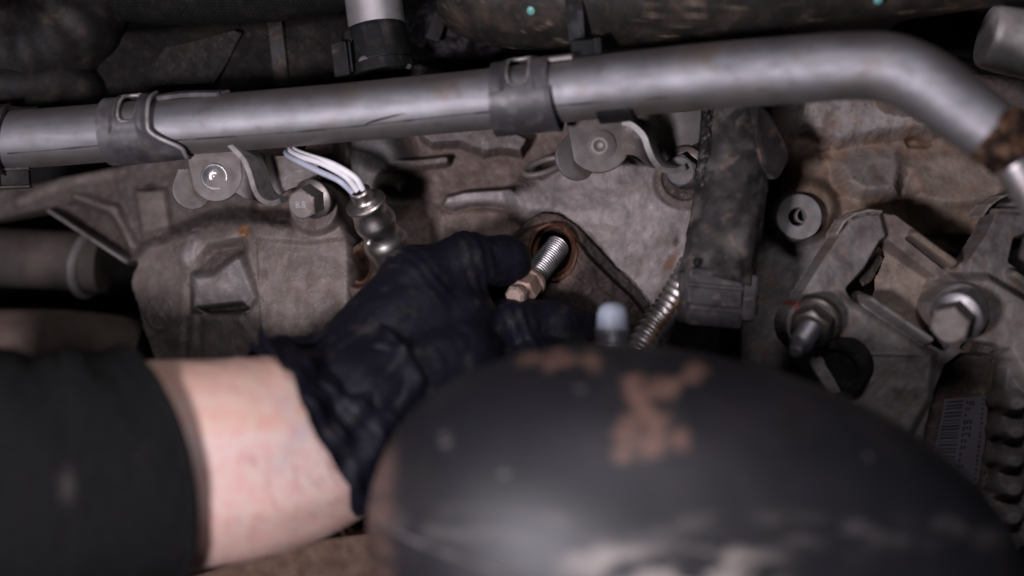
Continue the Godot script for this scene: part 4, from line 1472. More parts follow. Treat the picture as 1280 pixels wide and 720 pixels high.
func fasteners() -> void:
	var steel := Color(0.215, 0.195, 0.19)
	var worn := func(shift: float) -> Callable:
		return func(p: Vector3, _n: Vector3) -> Color:
			var c := steel.lerp(Color(0.17, 0.135, 0.115), speck(p, 70, -0.2, 0.4, shift) * 0.75)
			return c.lerp(Color(0.38, 0.36, 0.37), speck(p, 180, 0.3, 0.5, shift + 2.0) * 0.6)
	var group := "stamped brackets hanging from the pipe clamps"
	# left bracket
	var t := thing("pipe_bracket", "stamped steel bracket with round riveted tab under the left clamp", "bracket", P(270, 250, 10), group)
	var mb := MB.new()
	prism(mb, Transform3D(Basis.IDENTITY, Vector3(0, 0, 0.011)), arc_poly(270, 219, 33, -0.05, 2.65, 13, [236, 208, 230, 180, 296, 172, 301, 190]), 2.2, 0.5)
	part("tab", mb, M.bracket, t, 40, true, worn.call(0.0))
	mb = MB.new()
	prism(mb, Transform3D(Basis(Vector3.UP, 0.35), P(236, 236, 9) - Basis(Vector3.UP, 0.35) * Vector3(P(236, 236, 9).x, P(236, 236, 9).y, 0)), arc_poly(240, 237, 25, 0.5, 3.5, 9, [222, 212, 250, 208, 266, 240]), 1.8, 0.6)
	part("back_tab", mb, M.bracket, t, 40, true, worn.call(4.0))
	mb = MB.new()
	lathe(mb, frame(P(268, 221, 13.0), P(266, 222, 20)), [[0, -0.6], [5.0, -0.5], [4.9, 0.5], [4.5, 0.95], [4.1, 0.9], [3.2, 0.25], [2.3, -0.1], [1.9, -0.1], [1.8, 0.15], [1.1, 0.2], [0.9, 0.0], [0.5, 0.15], [0, 0.2]], 40)
	part("rivet", mb, M.zinc, t, 30, true, dusty(Color(0.48, 0.48, 0.5), Color(0.22, 0.2, 0.19), 160, 0.1, 0.5, 0.7))
	mb = MB.new()
	ribbon(mb, smooth(A([[284, 217, 11.5], [300, 217, 12], [312, 218, 10.5], [321, 221, 5], [329, 224, -1], [342, 226, -4], [362, 226, -4], [398, 228, -3]]), 6), Vector3.UP, 0.0185, 0.0018, func(u: float) -> float: return 0.0035 * (1.0 - smoothstep(0.0, 0.25, u)) + 0.0085 * smoothstep(0.6, 1.0, u))
	part("bent_arm", mb, M.bracket, t, 40, true, worn.call(8.0))
	var edge := dusty(Color(0.44, 0.42, 0.41), Color(0.26, 0.22, 0.2), 200, 0.0, 0.4, 0.8)  # worn edge tone with the highlight along the bend put into it
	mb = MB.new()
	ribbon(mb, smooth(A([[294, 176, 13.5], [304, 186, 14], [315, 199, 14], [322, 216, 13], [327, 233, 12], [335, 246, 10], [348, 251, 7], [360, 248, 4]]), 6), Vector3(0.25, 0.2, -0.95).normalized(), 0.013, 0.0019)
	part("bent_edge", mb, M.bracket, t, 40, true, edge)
	# right bracket
	t = thing("pipe_bracket", "stamped steel bracket with round dimpled tab under the right clamp", "bracket", P(750, 210, 14), group)
	mb = MB.new()
	prism(mb, Transform3D(Basis.IDENTITY, Vector3(0, 0, 0.013)), arc_poly(749, 176, 40, -0.15, 2.5, 15, [714, 182, 708, 150, 786, 140, 790, 160]), 2.2, 0.6)
	part("tab", mb, M.bracket, t, 40, true, worn.call(12.0))
	mb = MB.new()
	prism(mb, Transform3D(Basis(Vector3.UP, 0.4), P(714, 200, 10) - Basis(Vector3.UP, 0.4) * Vector3(P(714, 200, 10).x, P(714, 200, 10).y, 0)), arc_poly(720, 196, 30, 1.0, 3.3, 10, [694, 184, 708, 168, 734, 168, 746, 210]), 1.8, 0.7)
	part("back_tab", mb, M.bracket, t, 40, true, worn.call(16.0))
	mb = MB.new()
	lathe(mb, frame(P(750, 182, 15.0), P(748, 182, 22)), [[0, -0.6], [5.9, -0.3], [5.6, 0.1], [4.9, 0.5], [3.4, 1.5], [2.6, 1.75], [1.9, 1.5], [1.6, 0.7], [0.8, 0.5], [0, 0.5]], 40)
	part("dimple", mb, M.bracket, t, 60, true, flat(Color(0.33, 0.30, 0.285)))
	mb = MB.new()
	ribbon(mb, smooth(A([[774, 172, 14], [792, 172, 15], [806, 172, 13], [816, 173, 7], [825, 175, 0], [838, 176, -3], [856, 176, -2], [884, 172, 4]]), 6), Vector3.UP, 0.0215, 0.0019, func(u: float) -> float: return 0.0045 * (1.0 - smoothstep(0.1, 0.45, u)) + 0.010 * smoothstep(0.62, 1.0, u))
	part("bent_arm", mb, M.bracket, t, 40, true, worn.call(20.0))
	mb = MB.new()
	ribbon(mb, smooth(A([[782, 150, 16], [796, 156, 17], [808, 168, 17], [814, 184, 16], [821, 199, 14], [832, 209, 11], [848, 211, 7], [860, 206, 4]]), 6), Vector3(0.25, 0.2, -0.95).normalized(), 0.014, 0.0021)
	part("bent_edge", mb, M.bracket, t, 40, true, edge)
	# bolts
	bolt("flange_bolt", "pale flat-faced hex bolt beside the left bracket above the wires' end", P(402, 243, 0), P(376, 256, 14), 5.3, 8.0, 7.6, Color(0.34, 0.30, 0.28), Color(0.24, 0.215, 0.205), "engine bolts", "8.8")
	bolt("flange_bolt", "dark hex bolt half hidden between the right bracket and the black harness", P(862, 206, -6), P(850, 214, 6), 5.6, 6.5, 8.4, Color(0.17, 0.165, 0.175), Color(0.12, 0.10, 0.095))
	bolt("flange_bolt", "large hex bolt with wide grey washer on the bracket at far right", P(1206, 386, 32), P(1186, 408, 46), 6.2, 8.0, 9.2, Color(0.30, 0.265, 0.245), Color(0.22, 0.21, 0.22))
	# stud with nut at the left ear
	t = thing("stud_and_nut", "threaded stud sticking out of a hex nut on the bracket's left ear", "stud", P(1017, 406, 29))
	var x := frame(P(1019, 402, 28), P(986, 452, 52), 0.2)
	mb = MB.new()
	lathe(mb, x, [[0, -3.0], [9.2, -3.0], [9.2, 0.4], [8.6, 1.0], [5, 1.1], [0, 1.1]], 44)
	part("washer", mb, M.zinc, t, 35, true, dusty(Color(0.17, 0.15, 0.145), Color(0.09, 0.07, 0.065), 150, -0.1, 0.4, 0.8))
	mb = MB.new()
	hexhead(mb, x, 6.8, 6.5, 0.9)
	part("nut", mb, M.zinc, t, 25, true, dusty(Color(0.14, 0.13, 0.125), Color(0.2, 0.12, 0.09), 200, 0.1, 0.5, 0.6))
	mb = MB.new()
	thread(mb, Transform3D(x.basis, x * Vector3(0, 0.007, 0)), 4.1, 0.45, 1.25, 11.0, 0.6)
	part("thread", mb, M.zinc, t, 45, true, flat(Color(0.30, 0.30, 0.33)))
	mb = MB.new()
	lathe(mb, Transform3D(x.basis, x * Vector3(0, 0.0178, 0)), [[0, -0.4], [3.5, -0.2], [3.2, 0.3], [2.6, 0.6], [2.5, 5.4], [2.0, 6.2], [0.9, 6.4], [0.7, 5.6], [0, 5.6]], 6)
	part("tip", mb, M.zinc, t, 20, true, flat(Color(0.34, 0.34, 0.38)))
	mb = MB.new()
	lathe(mb, frame(P(1052, 458, 24), P(1020, 486, 44)), [[0, -4], [10.5, -4], [10.8, 4.5], [10.2, 5.6], [8.4, 5.8], [8.0, 4.2], [0, 4.2]], 40)
	solo("rubber_plug", "round dark rubber plug below the stud, half behind the black canister", "plug", mb, M.plastic, 35, dusty(Color(0.035, 0.032, 0.034), Color(0.08, 0.07, 0.065), 90, 0, 0.5, 0.7))
	# out-of-focus stud in front of the flange
	t = thing("blurred_stud", "bluish bright stud tip standing just behind the black canister's top", "stud", P(765, 470, 52))
	x = frame(P(764, 470, 50), P(766, 378, 50))
	var top := P(764, 470, 50).distance_to(P(766, 378, 50)) * 1000.0
	mb = MB.new()
	thread(mb, x, 5.9, 0.5, 1.5, top - 9.0, 0.0)
	part("thread", mb, M.zinc, t, 45, true, flat(Color(0.42, 0.42, 0.46)))
	mb = MB.new()
	lathe(mb, x, [[0, top - 10.0], [5.5, top - 10.0], [5.2, top - 4.0], [4.6, top - 2.0], [3.4, top - 0.7], [1.8, top], [0, top + 0.1]], 32)
	part("tip", mb, M.wire, t, 60, true, dusty(Color(0.24, 0.265, 0.32), Color(0.17, 0.18, 0.21), 160, -0.1, 0.4, 0.8))


func sensor() -> void:
	var a := P(449, 238, 17)
	var x := frame(a, P(494, 326, -4))
	var t := thing("oxygen_sensor", "shiny metal oxygen sensor with stepped round body above the glove", "sensor", P(480, 310, 0))
	var mb := MB.new()
	lathe(mb, x, [[0, 0.6], [2.8, 0.6], [3.0, 0.0], [3.7, 0.0], [4.05, 0.4], [4.1, 3.8], [4.5, 4.4], [5.2, 4.9], [7.1, 5.2], [7.6, 5.7], [7.65, 6.3], [7.2, 7.0], [6.9, 7.5], [6.75, 8.4], [6.75, 10.0], [6.95, 10.8], [7.2, 12.2], [7.75, 13.8], [7.85, 15.2], [7.6, 16.4], [7.2, 17.6], [7.0, 18.6], [6.95, 19.6], [7.1, 20.8], [7.6, 22.2], [8.3, 23.4], [8.5, 25.0], [8.5, 34.0], [0, 34.0]], 72)
	part("shell", mb, M.chrome, t, 32, true, dusty(Color(1.1, 1.08, 1.06), Color(0.45, 0.42, 0.4), 130, 0.0, 0.5, 0.7))
	mb = MB.new()
	lathe(mb, x, [[0, 0.0], [2.9, 0.0], [2.9, 0.7], [0, 0.7]], 24)
	part("seal", mb, M.plastic, t, 35, true, flat(Color(0.03, 0.03, 0.03)))
	mb = MB.new()
	lathe(mb, frame(P(461, 304, 22), P(460, 305, 26)), [[0, -5], [0.9, -5], [0.9, 0.1], [0.6, 0.4], [0, 0.45]], 16)
	part("glint_spot", mb, M.zinc, t, 50, true, flat(Color(0.75, 0.74, 0.72)))  # added pale knob standing for a white highlight on the shell
	var wires := [[[441, 241, 17], [424, 226, 19], [396, 213, 16], [370, 200, 9], [358, 192, 2], [362, 184, -6], [378, 150, -8]], [[447, 239, 18], [432, 221, 20], [404, 205, 17], [378, 196, 10], [364, 189, 3], [366, 180, -5], [381, 150, -8]], [[454, 238, 17], [444, 222, 20], [418, 206, 19], [390, 196, 12], [370, 188, 4], [370, 180, -4], [384, 150, -8]]]
	var labels := ["grey insulated wire, lowest of the three entering the sensor", "white insulated wire, middle of the three entering the sensor", "white insulated wire, uppermost of the three entering the sensor"]
	var cols := [Color(0.36, 0.37, 0.44), Color(0.68, 0.66, 0.68), Color(0.74, 0.71, 0.72)]
	for k in 3:
		mb = MB.new()
		tube(mb, smooth(A(wires[k]), 10), 0.00112, 14)
		solo("sensor_wire", labels[k], "wire", mb, M.wire, 180, dusty(cols[k], cols[k] * 0.72, 120, 0.0, 0.5, 0.5), "wires of the oxygen sensor")
	mb = MB.new()
	tube(mb, smooth(A([[384, 128, -4], [376, 168, -4], [368, 184, -1]]), 8), 0.0036, 18)
	solo("wire_sheath", "short black sheath round the wires where they pass behind the pipe", "sheath", mb, M.plastic, 60, flat(Color(0.05, 0.046, 0.045)))


func harness() -> void:
	var ink := Color(0.032, 0.030, 0.031)
	var t := thing("wiring_harness", "thick dirty black taped wiring loom hanging down right of the casting", "wiring loom", P(905, 340, 18))
	var mb := MB.new()
	tube(mb, smooth(A([[925, 60, 8], [922, 120, 12], [920, 170, 15], [916, 220, 17], [909, 270, 19], [901, 315, 21], [894, 350, 22]]), 12), func(w: float, a: float) -> float:
		return 0.0124 + 0.0012 * n_big.get_noise_2d(w * 2.4, a * 0.7) + 0.0006 * n_ridge.get_noise_2d(w * 4.0, a * 0.8) + 0.0008 * w, 72, 0.75)
	part("sleeve", mb, M.hose, t, 180, true, func(p: Vector3, _n: Vector3) -> Color:
		var c := Color(0.075, 0.068, 0.068).lerp(Color(0.26, 0.23, 0.215), speck(p, 50, -0.1, 0.35) * 0.8)
		c = c.lerp(Color(0.24, 0.20, 0.175), speck(p, 80, 0.18, 0.45, 3.0) * 0.5)
		return c.lerp(Color(0.03, 0.028, 0.028), speck(p, 110, 0.15, 0.35, 8.0) * 0.8))
	mb = MB.new()
	prism(mb, Transform3D(Basis(Vector3.UP, 0.5), P(955, 180, 18) - Basis(Vector3.UP, 0.5) * Vector3(P(955, 180, 18).x, P(955, 180, 18).y, 0)), round_poly(Array(fpts([930, 132, 950, 142, 972, 172, 984, 196, 962, 228, 940, 214, 928, 180], 18)), 3.0, 7), 5.0, 0.5)
	part("tape_flap", mb, M.hose, t, 50, true, dusty(Color(0.06, 0.055, 0.055), Color(0.2, 0.165, 0.145), 90, 0.1, 0.5, 0.8))
	mb = MB.new()
	tube(mb, smooth(A([[888, 126, 18], [884, 165, 20], [880, 200, 21], [876, 236, 21]]), 16), func(w: float, a: float) -> float: return 0.0017 + 0.0011 * n_fine.get_noise_2d(w * 16.0, a * 1.4), 20)
	part("frayed_edge", mb, M.hose, t, 60, true, dusty(Color(0.04, 0.038, 0.038), Color(0.34, 0.31, 0.29), 300, 0.1, 0.4, 0.8))
	# connector
	t = thing("plug_connector", "dark grey ribbed plastic plug connector at the loom's lower end", "connector", P(892, 412, 22))
	var b := Basis(Vector3.BACK, -0.09).rotated(Vector3.UP, 0.25)
	var plast := dusty(Color(0.165, 0.15, 0.157), Color(0.24, 0.22, 0.22), 120, 0.1, 0.6, 0.6)
	mb = MB.new()
	box(mb, Transform3D(b, P(886, 373, 22)), Vector3(21, 21, 16), 1.4)
	part("body", mb, M.plastic, t, 35, true, plast)
	for s in [[-7.4, 5.4], [-0.4, 6.4], [7.4, 5.6]]:
		mb = MB.new()
		box(mb, Transform3D(b, P(885, 373, 22) + b * Vector3(-0.001, -s[0] * 0.001, 0.0082)), Vector3(20.4, s[1], 2.2), 0.9)
		part("rib", mb, M.plastic, t, 35, true, plast)
	mb = MB.new()
	box(mb, Transform3D(b, P(928, 372, 20)), Vector3(6.2, 17, 13), 1.2)
	part("latch", mb, M.plastic, t, 35, true, plast)
	mb = MB.new()
	box(mb, Transform3D(b, P(940, 381, 21)), Vector3(3.6, 7.4, 6), 0.8)
	part("release_tab", mb, M.plastic, t, 35, true, flat(Color(0.12, 0.115, 0.115)))
	mb = MB.new()
	box(mb, Transform3D(b, P(890, 331, 22)), Vector3(18, 3.4, 13), 1.0)
	part("neck", mb, M.plastic, t, 35, true, flat(Color(0.03, 0.028, 0.028)))
	# corrugated conduit
	t = thing("corrugated_conduit", "ribbed grey flexible conduit slanting down from the plug connector", "conduit", P(805, 440, 25))
	mb = MB.new()
	var path := smooth(A([[866, 330, 12], [852, 356, 15], [834, 386, 19], [814, 412, 23], [796, 446, 27], [780, 490, 30]]), 36)
	tube(mb, path, func(w: float, a: float) -> float: return 0.0043 + 0.0011 * pow(absf(sin(w * PI * 19.0 + a * 0.5)), 0.8), 32)
	part("tube", mb, M.zinc, t, 180, true, func(p: Vector3, n: Vector3) -> Color:
		return Color(0.52, 0.50, 0.495).lerp(Color(0.22, 0.17, 0.13), speck(p, 120, -0.1, 0.4) * 0.6))
	mb = MB.new()
	var seam: Array[Vector3] = []
	for p in path:
		seam.append(p + Vector3(0.0012, -0.0006, 0.0050))
	tube(mb, seam, func(w: float, _a: float) -> float: return 0.0005 + 0.0003 * absf(sin(w * PI * 19.0)), 8)
	part("seam", mb, M.rust, t, 180, true, flat(Color(0.3, 0.2, 0.12)))


func held_bolt() -> void:
	var a := P(697, 308, -9)
	var e := P(664, 351, 8)
	var x := frame(a, e, 0.5)
	var len_mm := a.distance_to(e) * 1000.0
	var t := thing("held_bolt", "bright threaded bolt with rusty coppery head pinched between gloved fingers", "bolt", P(680, 330, 0))
	var mb := MB.new()
	thread(mb, x, 4.75, 0.55, 1.3, len_mm, 0.0)
	part("thread", mb, M.zinc, t, 45, true, dusty(Color(0.46, 0.46, 0.47), Color(0.24, 0.22, 0.21), 200, 0.0, 0.4, 0.7))
	var copper := dusty(Color(0.40, 0.275, 0.225), Color(0.17, 0.105, 0.085), 220, -0.1, 0.4, 0.8)
	mb = MB.new()
	var x2 := Transform3D(x.basis, x * Vector3(0, (len_mm - 0.6) * 0.001, 0))
	lathe(mb, x2, [[0, 0], [5.2, 0.0], [6.0, 0.5], [6.2, 1.3], [5.9, 2.2], [4.9, 2.8], [0, 2.8]], 40)
	part("collar", mb, M.bracket, t, 40, true, copper)
	mb = MB.new()
	hexhead(mb, x2, 4.9, 6.8, 2.3, 0.8)
	part("head", mb, M.bracket, t, 30, true, copper)
	mb = MB.new()
	var x3 := frame(x2 * Vector3(0, 0.0085, 0), P(632, 377, 24))
	lathe(mb, x3, [[0, -1], [3.9, -1], [3.6, 2.0], [4.2, 3.4], [4.1, 5.4], [3.0, 6.6], [0, 6.9]], 7)
	part("tip", mb, M.bracket, t, 20, true, dusty(Color(0.50, 0.375, 0.32), Color(0.22, 0.14, 0.11), 320, -0.15, 0.3, 0.85))


# ---------------------------------------------------------------- the mechanic's arm
func person() -> void:
	var t := thing("person", "forearm in a black sleeve and black rubber glove reaching in from the left", "person", P(300, 700, 50))
	# skin: forearm and the hand inside the glove, one surface
	var axis := smooth(A([[-120, 596, 92], [0, 592, 86], [110, 588, 78], [210, 582, 69], [300, 574, 60], [370, 560, 51], [430, 536, 43], [490, 500, 35], [545, 462, 29], [580, 440, 26]]), 10)
	var ry := [0.0345, 0.0345, 0.0345, 0.0342, 0.0338, 0.0325, 0.030, 0.0245, 0.016, 0.008]
	var mb := MB.new()
	tube(mb, axis, func(w: float, a: float) -> float:
		var x := w * (ry.size() - 1)
		var j := mini(int(x), ry.size() - 2)
		var r := lerpf(ry[j], ry[j + 1], x - j)
		# tendons and the hollow between them
		r += 0.0009 * exp(-pow((a - 1.25) / 0.16, 2.0)) * smoothstep(0.3, 0.5, w)
		r -= 0.0007 * exp(-pow((a - 1.62) / 0.2, 2.0)) * smoothstep(0.3, 0.5, w)
		r += 0.0008 * exp(-pow((a - 2.0) / 0.16, 2.0)) * smoothstep(0.3, 0.5, w)
		return r + 0.0004 * n_big.get_noise_2d(w * 9.0, a * 1.3), 128, 0.74)
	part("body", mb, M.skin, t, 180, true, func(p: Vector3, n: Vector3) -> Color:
		var c := Color(0.56, 0.425, 0.39)
		c = c.lerp(Color(0.62, 0.36, 0.27), smoothstep(-0.3, 0.5, n_big.get_noise_3d(p.x * 14.0, p.y * 30.0, p.z * 14.0)) * 0.25)
		c = c.lerp(Color(0.55, 0.33, 0.22), smoothstep(0.3, 0.8, n.y) * 0.45)  # orange shading along the arm's top, painted into the skin
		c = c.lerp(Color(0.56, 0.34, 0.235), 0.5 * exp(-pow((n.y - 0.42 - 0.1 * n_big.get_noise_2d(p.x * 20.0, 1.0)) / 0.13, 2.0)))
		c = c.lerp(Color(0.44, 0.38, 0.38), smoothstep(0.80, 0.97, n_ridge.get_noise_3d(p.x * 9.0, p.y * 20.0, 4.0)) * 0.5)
		c = c.lerp(Color(0.47, 0.31, 0.25), smoothstep(0.0, 0.6, -n.y) * 0.5)  # underside painted darker, where the arm turns into shade
		for vein in [[345, 585, 372, 545], [372, 545, 392, 512], [392, 512, 428, 492], [372, 545, 352, 500]]:
			var a := P(vein[0], vein[1], 82)
			var b := P(vein[2], vein[3], 76)
			var on := Geometry2D.get_closest_point_to_segment(Vector2(p.x, p.y), Vector2(a.x, a.y), Vector2(b.x, b.y))
			c = c.lerp(Color(0.40, 0.36, 0.37), 0.4 * exp(-pow((Vector2(p.x, p.y) - on).length() / 0.0022, 2.0)))
		var mark := P(312, 572, 80)
		return c.lerp(Color(0.38, 0.14, 0.12), 0.6 * exp(-pow(Vector2((p.x - mark.x) * 2.0, p.y - mark.y).length() / 0.0022, 2.0))))
	# short hairs along the lower wrist
	rng.seed = 11
	mb = MB.new()
	for k in 60:
		var w := rng.randf_range(0.40, 0.60)
		var ang := rng.randf_range(1.5, 2.7) if k % 4 else rng.randf_range(0.5, 1.5)
		var j := int(w * (axis.size() - 1))
		var tg := (axis[j + 1] - axis[j]).normalized()
		var up := (Vector3.UP - tg * tg.y).normalized()
		var si := tg.cross(up)
		var r := lerpf(ry[int(w * 9)], ry[int(w * 9) + 1], fmod(w * 9, 1.0))
		var root := axis[j] + up * cos(ang) * r + si * sin(ang) * r * 0.74
		var out := (up * cos(ang) * 0.74 + si * sin(ang)).normalized()
		var lean := (tg * rng.randf_range(-0.4, 0.5) - up * rng.randf_range(0.5, 1.0)).normalized()
		var ln := rng.randf_range(0.003, 0.006)
		tube(mb, [root - out * 0.0003, root + out * 0.0007 + lean * ln * 0.5, root + out * 0.0006 + lean * ln] as Array[Vector3], [0.00006, 0.00006, 0.00003], 4)
	mb.orient()
	mb.normals(180)
	mb.paint(flat(Color(0.16, 0.085, 0.06)))
	var hair := put("arm_hair", mb.done(), M.wire, t)
	hair.set_meta("kind", "stuff")
	# glove: palm, thumb above, four fingers, the index closing on the bolt from below
	var J := func(x: float, y: float, z: float) -> Vector3: return P(x, y, z)
	var groups := [
		[[J.call(450, 505, 40), J.call(560, 455, 28), 0.0260, 0.0205], [J.call(455, 560, 42), J.call(560, 530, 32), 0.0250, 0.020], [J.call(450, 460, 36), J.call(525, 390, 28), 0.0175, 0.0150], [J.call(500, 410, 30), J.call(572, 396, 24), 0.0165, 0.0135]],
		[[J.call(462, 440, 34), J.call(520, 356, 25), 0.0172, 0.0135], [J.call(520, 356, 25), J.call(584, 329, 19), 0.0128, 0.0106], [J.call(584, 329, 19), J.call(634, 325, 13), 0.0106, 0.0090]],
		[[J.call(566, 440, 26), J.call(640, 408, 17), 0.0118, 0.0098], [J.call(640, 408, 17), J.call(694, 404, 10), 0.0096, 0.0086], [J.call(694, 404, 10), J.call(724, 412, 4), 0.0086, 0.0074]],
		[[J.call(574, 490, 28), J.call(660, 458, 20), 0.0130, 0.0108], [J.call(660, 458, 20), J.call(716, 440, 10), 0.0106, 0.0094], [J.call(716, 440, 10), J.call(736, 436, 2), 0.0094, 0.0082]],
		[[J.call(572, 536, 30), J.call(640, 520, 22), 0.0122, 0.0104], [J.call(640, 520, 22), J.call(672, 508, 8), 0.0102, 0.0090], [J.call(672, 508, 8), J.call(650, 500, 0), 0.0090, 0.0080]],
		[[J.call(556, 576, 32), J.call(612, 572, 24), 0.0108, 0.0092], [J.call(612, 572, 24), J.call(638, 560, 12), 0.0090, 0.0080], [J.call(638, 560, 12), J.call(618, 550, 4), 0.0080, 0.0072]],
	]
	var seg := func(p: Vector3, b: Array) -> float:
		var e: Vector3 = b[1] - b[0]
		var h := clampf((p - b[0]).dot(e) / e.length_squared(), 0.0, 1.0)
		return (p - b[0] - e * h).length() - lerpf(b[2], b[3], h)
	var creases := [[J.call(584, 329, 19), (J.call(634, 325, 13) - J.call(520, 356, 25)).normalized()], [J.call(524, 354, 25), (J.call(584, 329, 19) - J.call(470, 420, 33)).normalized()], [J.call(640, 405, 18), (J.call(698, 402, 11) - J.call(566, 444, 26)).normalized()]]
	var field := func(p: Vector3) -> float:
		var d := 1e9
		for k in groups.size():
			var g := 1e9
			for b in groups[k]:
				g = smin(g, seg.call(p, b), 0.003)
			d = g if k == 0 else smin(d, g, 0.0045 if k == 1 else 0.0022)
		if absf(d) < 0.004:
			d += 0.0009 * n_ridge.get_noise_3d(p.x * 42.0, p.y * 42.0, p.z * 42.0) - 0.0003
			for c in creases:
				var w: float = (p - c[0]).dot(c[1]) + 0.0012 * n_mid.get_noise_3d(p.x * 90.0, p.y * 90.0, 0.0)
				var near := 1.0 - smoothstep(0.012, 0.022, (p - c[0]).length())
				if near > 0.0:
					for o in [-0.0042, 0.0, 0.0040]:
						d += near * (0.0005 * exp(-pow((w - o) / 0.0008, 2.0)) - 0.0003 * exp(-pow((w - o - 0.0016) / 0.0010, 2.0)))
		return d
	var lo := P(390, 640, 40)
	var hi := P(770, 265, 40)
	var hand := nets(Vector3(P(395, 640, 40).x, lo.y, -0.018), Vector3(P(778, 640, 0).x, hi.y + 0.004, 0.072), 0.0013, field)
	var rubber := func(p: Vector3, _n: Vector3) -> Color:
		return Color(0.0076, 0.0074, 0.0086).lerp(Color(0.025, 0.023, 0.023), speck(p, 120, 0.3, 0.6) * 0.5)
	part("glove", hand, M.glove, t, 180, true, rubber)
	# loose wrinkled cuff
	var cpath := smooth(A([[352, 560, 54], [392, 548, 48], [430, 530, 43], [470, 505, 38], [510, 478, 33]]), 12)
	var at := func(u: float, w: float) -> Vector3:
		var a := u * TAU
		var last := cpath.size() - 1
		# the mouth is cut on a slant: further back on top
		var slant := (0.26 - 0.46 * cos(a) * 0.9 - 0.10 * sin(a)) * (1.0 - w)
		var x := clampf(w + slant * 0.72 - 0.02, 0.0, 1.0) * last
		var j := mini(int(x), last - 1)
		var c: Vector3 = cpath[j].lerp(cpath[j + 1], x - j)
		var tg := (cpath[j + 1] - cpath[j]).normalized()
		var up := (Vector3.UP - tg * tg.y).normalized()
		var si := tg.cross(up)
		var folds := 0.0018 * sin(a * 7.0 + w * 5.0 + 2.0 * sin(a * 2.0)) + 0.0034 * n_ridge.get_noise_2d(a * 0.55, w * 1.3) + 0.0011 * sin(a * 17.0 + w * 9.0)
		var bead := 0.0010 * exp(-pow(w / 0.025, 2.0))
		var r := lerpf(0.0352, 0.0288, smoothstep(0.0, 0.9, w)) + folds * (1.0 - 0.4 * w) + bead
		return c + up * cos(a) * r + si * sin(a) * r * 0.80
	mb = MB.new()
	sheet(mb, 200, 60, at, func(u: float, w: float) -> Vector3:
		var a := u * TAU
		return Vector3(0, cos(a), sin(a)), func(_u: float, _w: float) -> bool: return true, 0.0009)
	part("glove_cuff", mb, M.glove, t, 180, true, rubber)
	# sleeve with a hemmed edge and soft folds
	mb = MB.new()
	var spath := smooth(A([[-160, 600, 96], [-60, 598, 92], [40, 594, 86], [140, 588, 78], [224, 582, 70]]), 14)
	var sat := func(u: float, w: float) -> Vector3:
		var a := u * TAU
		var last := spath.size() - 1
		var x := w * last
		var j := mini(int(x), last - 1)
		var c: Vector3 = spath[j].lerp(spath[j + 1], x - j)
		var tg := (spath[j + 1] - spath[j]).normalized()
		var up := (Vector3.UP - tg * tg.y).normalized()
		var si := tg.cross(up)
		var r := 0.0385 + 0.0022 * n_big.get_noise_2d(w * 2.6, cos(a) * 0.8) + 0.0010 * sin(w * 17.0 + 2.5 * cos(a + 0.6)) * smoothstep(0.9, 0.5, w) + 0.0012 * n_mid.get_noise_3d(w * 3.0, cos(a) * 0.8, sin(a) * 0.8)
		r += 0.0007 * smoothstep(0.955, 0.965, w) - 0.0006 * exp(-pow((w - 0.60 - 0.02 * cos(a)) / 0.012, 2.0))
		r -= 0.0018 * smoothstep(0.985, 1.0, w)
		return c + up * cos(a) * r + si * sin(a) * r * 0.8 - tg * (0.011 * (1.0 - sin(a)) + 0.005 * cos(a)) * smoothstep(0.45, 1.0, w)
	sheet(mb, 120, 90, sat, func(u: float, _w: float) -> Vector3: return Vector3(0, cos(u * TAU), sin(u * TAU)), func(_u: float, _w: float) -> bool: return true, 0.0012)
	part("sleeve", mb, M.cloth, t, 180, true, func(p: Vector3, _n: Vector3) -> Color:
		var c := Color(0.0125, 0.012, 0.013).lerp(Color(0.03, 0.027, 0.026), speck(p, 60, 0.35, 0.7) * 0.5)
		var scuff := P(90, 604, 108)
		return c.lerp(Color(0.09, 0.08, 0.075), 0.7 * exp(-pow(Vector2((p.x - scuff.x) * 2.4, p.y - scuff.y).length() / 0.0045, 2.0))))


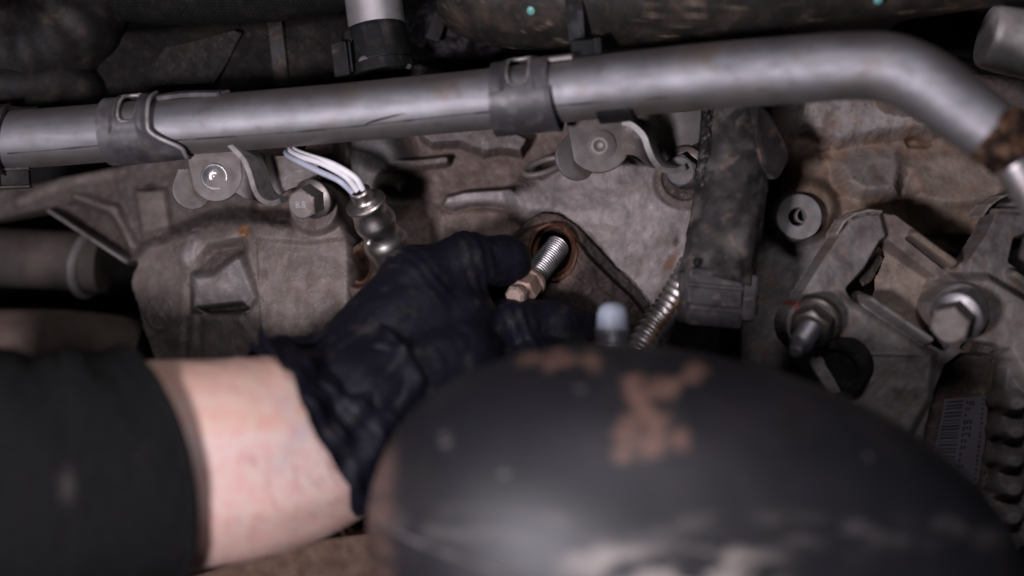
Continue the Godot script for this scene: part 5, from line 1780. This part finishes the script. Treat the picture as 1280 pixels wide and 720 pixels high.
# ---------------------------------------------------------------- the black canister in front
func canister() -> void:
	var z := 95.0
	var mid := P(873, 710, z)
	var a := L(420, z)
	var b := L(263, z)
	var c := 0.050
	var turn := Basis(Vector3.BACK, -0.255)
	var t := thing("black_canister", "large domed black canister with chipped paint filling the lower foreground", "canister", P(876, 960, z))
	var mb := MB.new()
	mb.grid(260, 150, func(u: float, w: float) -> Vector3:
		var th := u * TAU
		var ph := w * PI
		var d := Vector3(sin(ph) * cos(th), cos(ph), sin(ph) * sin(th))
		var e := pow(pow(absf(d.x / a), 2.16) + pow(absf(d.y / b), 2.16), 2.0 / 2.16) + pow(d.z / c, 2.0)
		var p := d / sqrt(e)
		return mid + turn * p)
	var rust_a := [[788, 474, 804, 512, 11], [804, 508, 790, 550, 15], [780, 563, 846, 548, 11], [806, 522, 826, 545, 15], [804, 496, 836, 484, 11], [830, 488, 872, 463, 7], [664, 449, 742, 452, 9], [785, 552, 832, 549, 14]]
	part("shell", mb, M.paint, t, 180, true, func(p: Vector3, n: Vector3) -> Color:
		var k := K * (D - p.z) / D
		var px := Vector2(p.x / k + 640.0, 360.0 - p.y / k)
		var col := Color(0.014, 0.0138, 0.0165)
		col = col.lerp(Color(0.026, 0.025, 0.027), speck(p, 30, 0.0, 0.5) * 0.5)
		if p.z < z * 0.001:
			return col
		var wob := 16.0 * n_mid.get_noise_2d(p.x * 110.0, p.y * 110.0) + 8.0 * n_fine.get_noise_2d(p.x * 220.0, p.y * 220.0)
		var d := 1e9
		for s in rust_a:
			var on := Geometry2D.get_closest_point_to_segment(px, Vector2(s[0], s[1]), Vector2(s[2], s[3]))
			d = minf(d, (px - on).length() - s[4])
		col = col.lerp(Color(0.19, 0.112, 0.086), 0.8 * (1.0 - smoothstep(-9.0, 6.0, d + wob)))
		# dusty ring low on the shell
		var st := n_big.get_noise_2d(p.x * 45.0, p.y * 130.0)
		var line := px.y - 664.0 - (px.x - 800.0) * 0.015
		col = col.lerp(Color(0.15, 0.14, 0.135), smoothstep(0.0, 0.5, st + 0.1) * smoothstep(-34.0, -10.0, line) * (1.0 - smoothstep(6.0, 22.0, line)) * 0.35)
		col = col.lerp(Color(0.34, 0.31, 0.285), smoothstep(-0.1, 0.3, st + 0.1) * smoothstep(10.0, 34.0, line) * smoothstep(680.0, 760.0, px.x) * (1.0 - smoothstep(900.0, 1010.0, px.x)) * 0.8)
		for s in [[557, 552, 4, 13], [725, 487, 4, 4], [870, 478, 3, 3], [1085, 570, 4, 4], [630, 594, 3, 4]]:
			var q2 := (px - Vector2(s[0], s[1])) / Vector2(s[2], s[3])
			col = col.lerp(Color(0.17, 0.165, 0.17), 0.55 * (1.0 - smoothstep(0.4, 1.4, q2.length())))
		var edge := smoothstep(504.0, 478.0, px.x) * smoothstep(520.0, 580.0, px.y)  # rim light down the left side, painted on as brown
		return col.lerp(Color(0.2, 0.12, 0.095), 0.4 * edge * smoothstep(-0.4, 0.2, st)))
	mb = MB.new()
	var seam: Array[Vector3] = []
	for k in 101:
		var th := PI * k / 100.0
		var zz := c * 0.30
		var y0 := -b * 0.10
		var d := Vector3(cos(th), 0, sin(th))
		var s := pow(1.0 - pow(0.10, 2.19), 1.0 / 2.19)
		seam.append(mid + turn * Vector3(d.x * a * s * 0.985, y0 - 0.002, maxf(0.0, d.z) * c * 0.99))
	tube(mb, seam, 0.0011, 10)
	part("rolled_seam", mb, M.paint, t, 180, true, dusty(Color(0.06, 0.058, 0.06), Color(0.16, 0.15, 0.14), 70, -0.1, 0.4, 0.7))
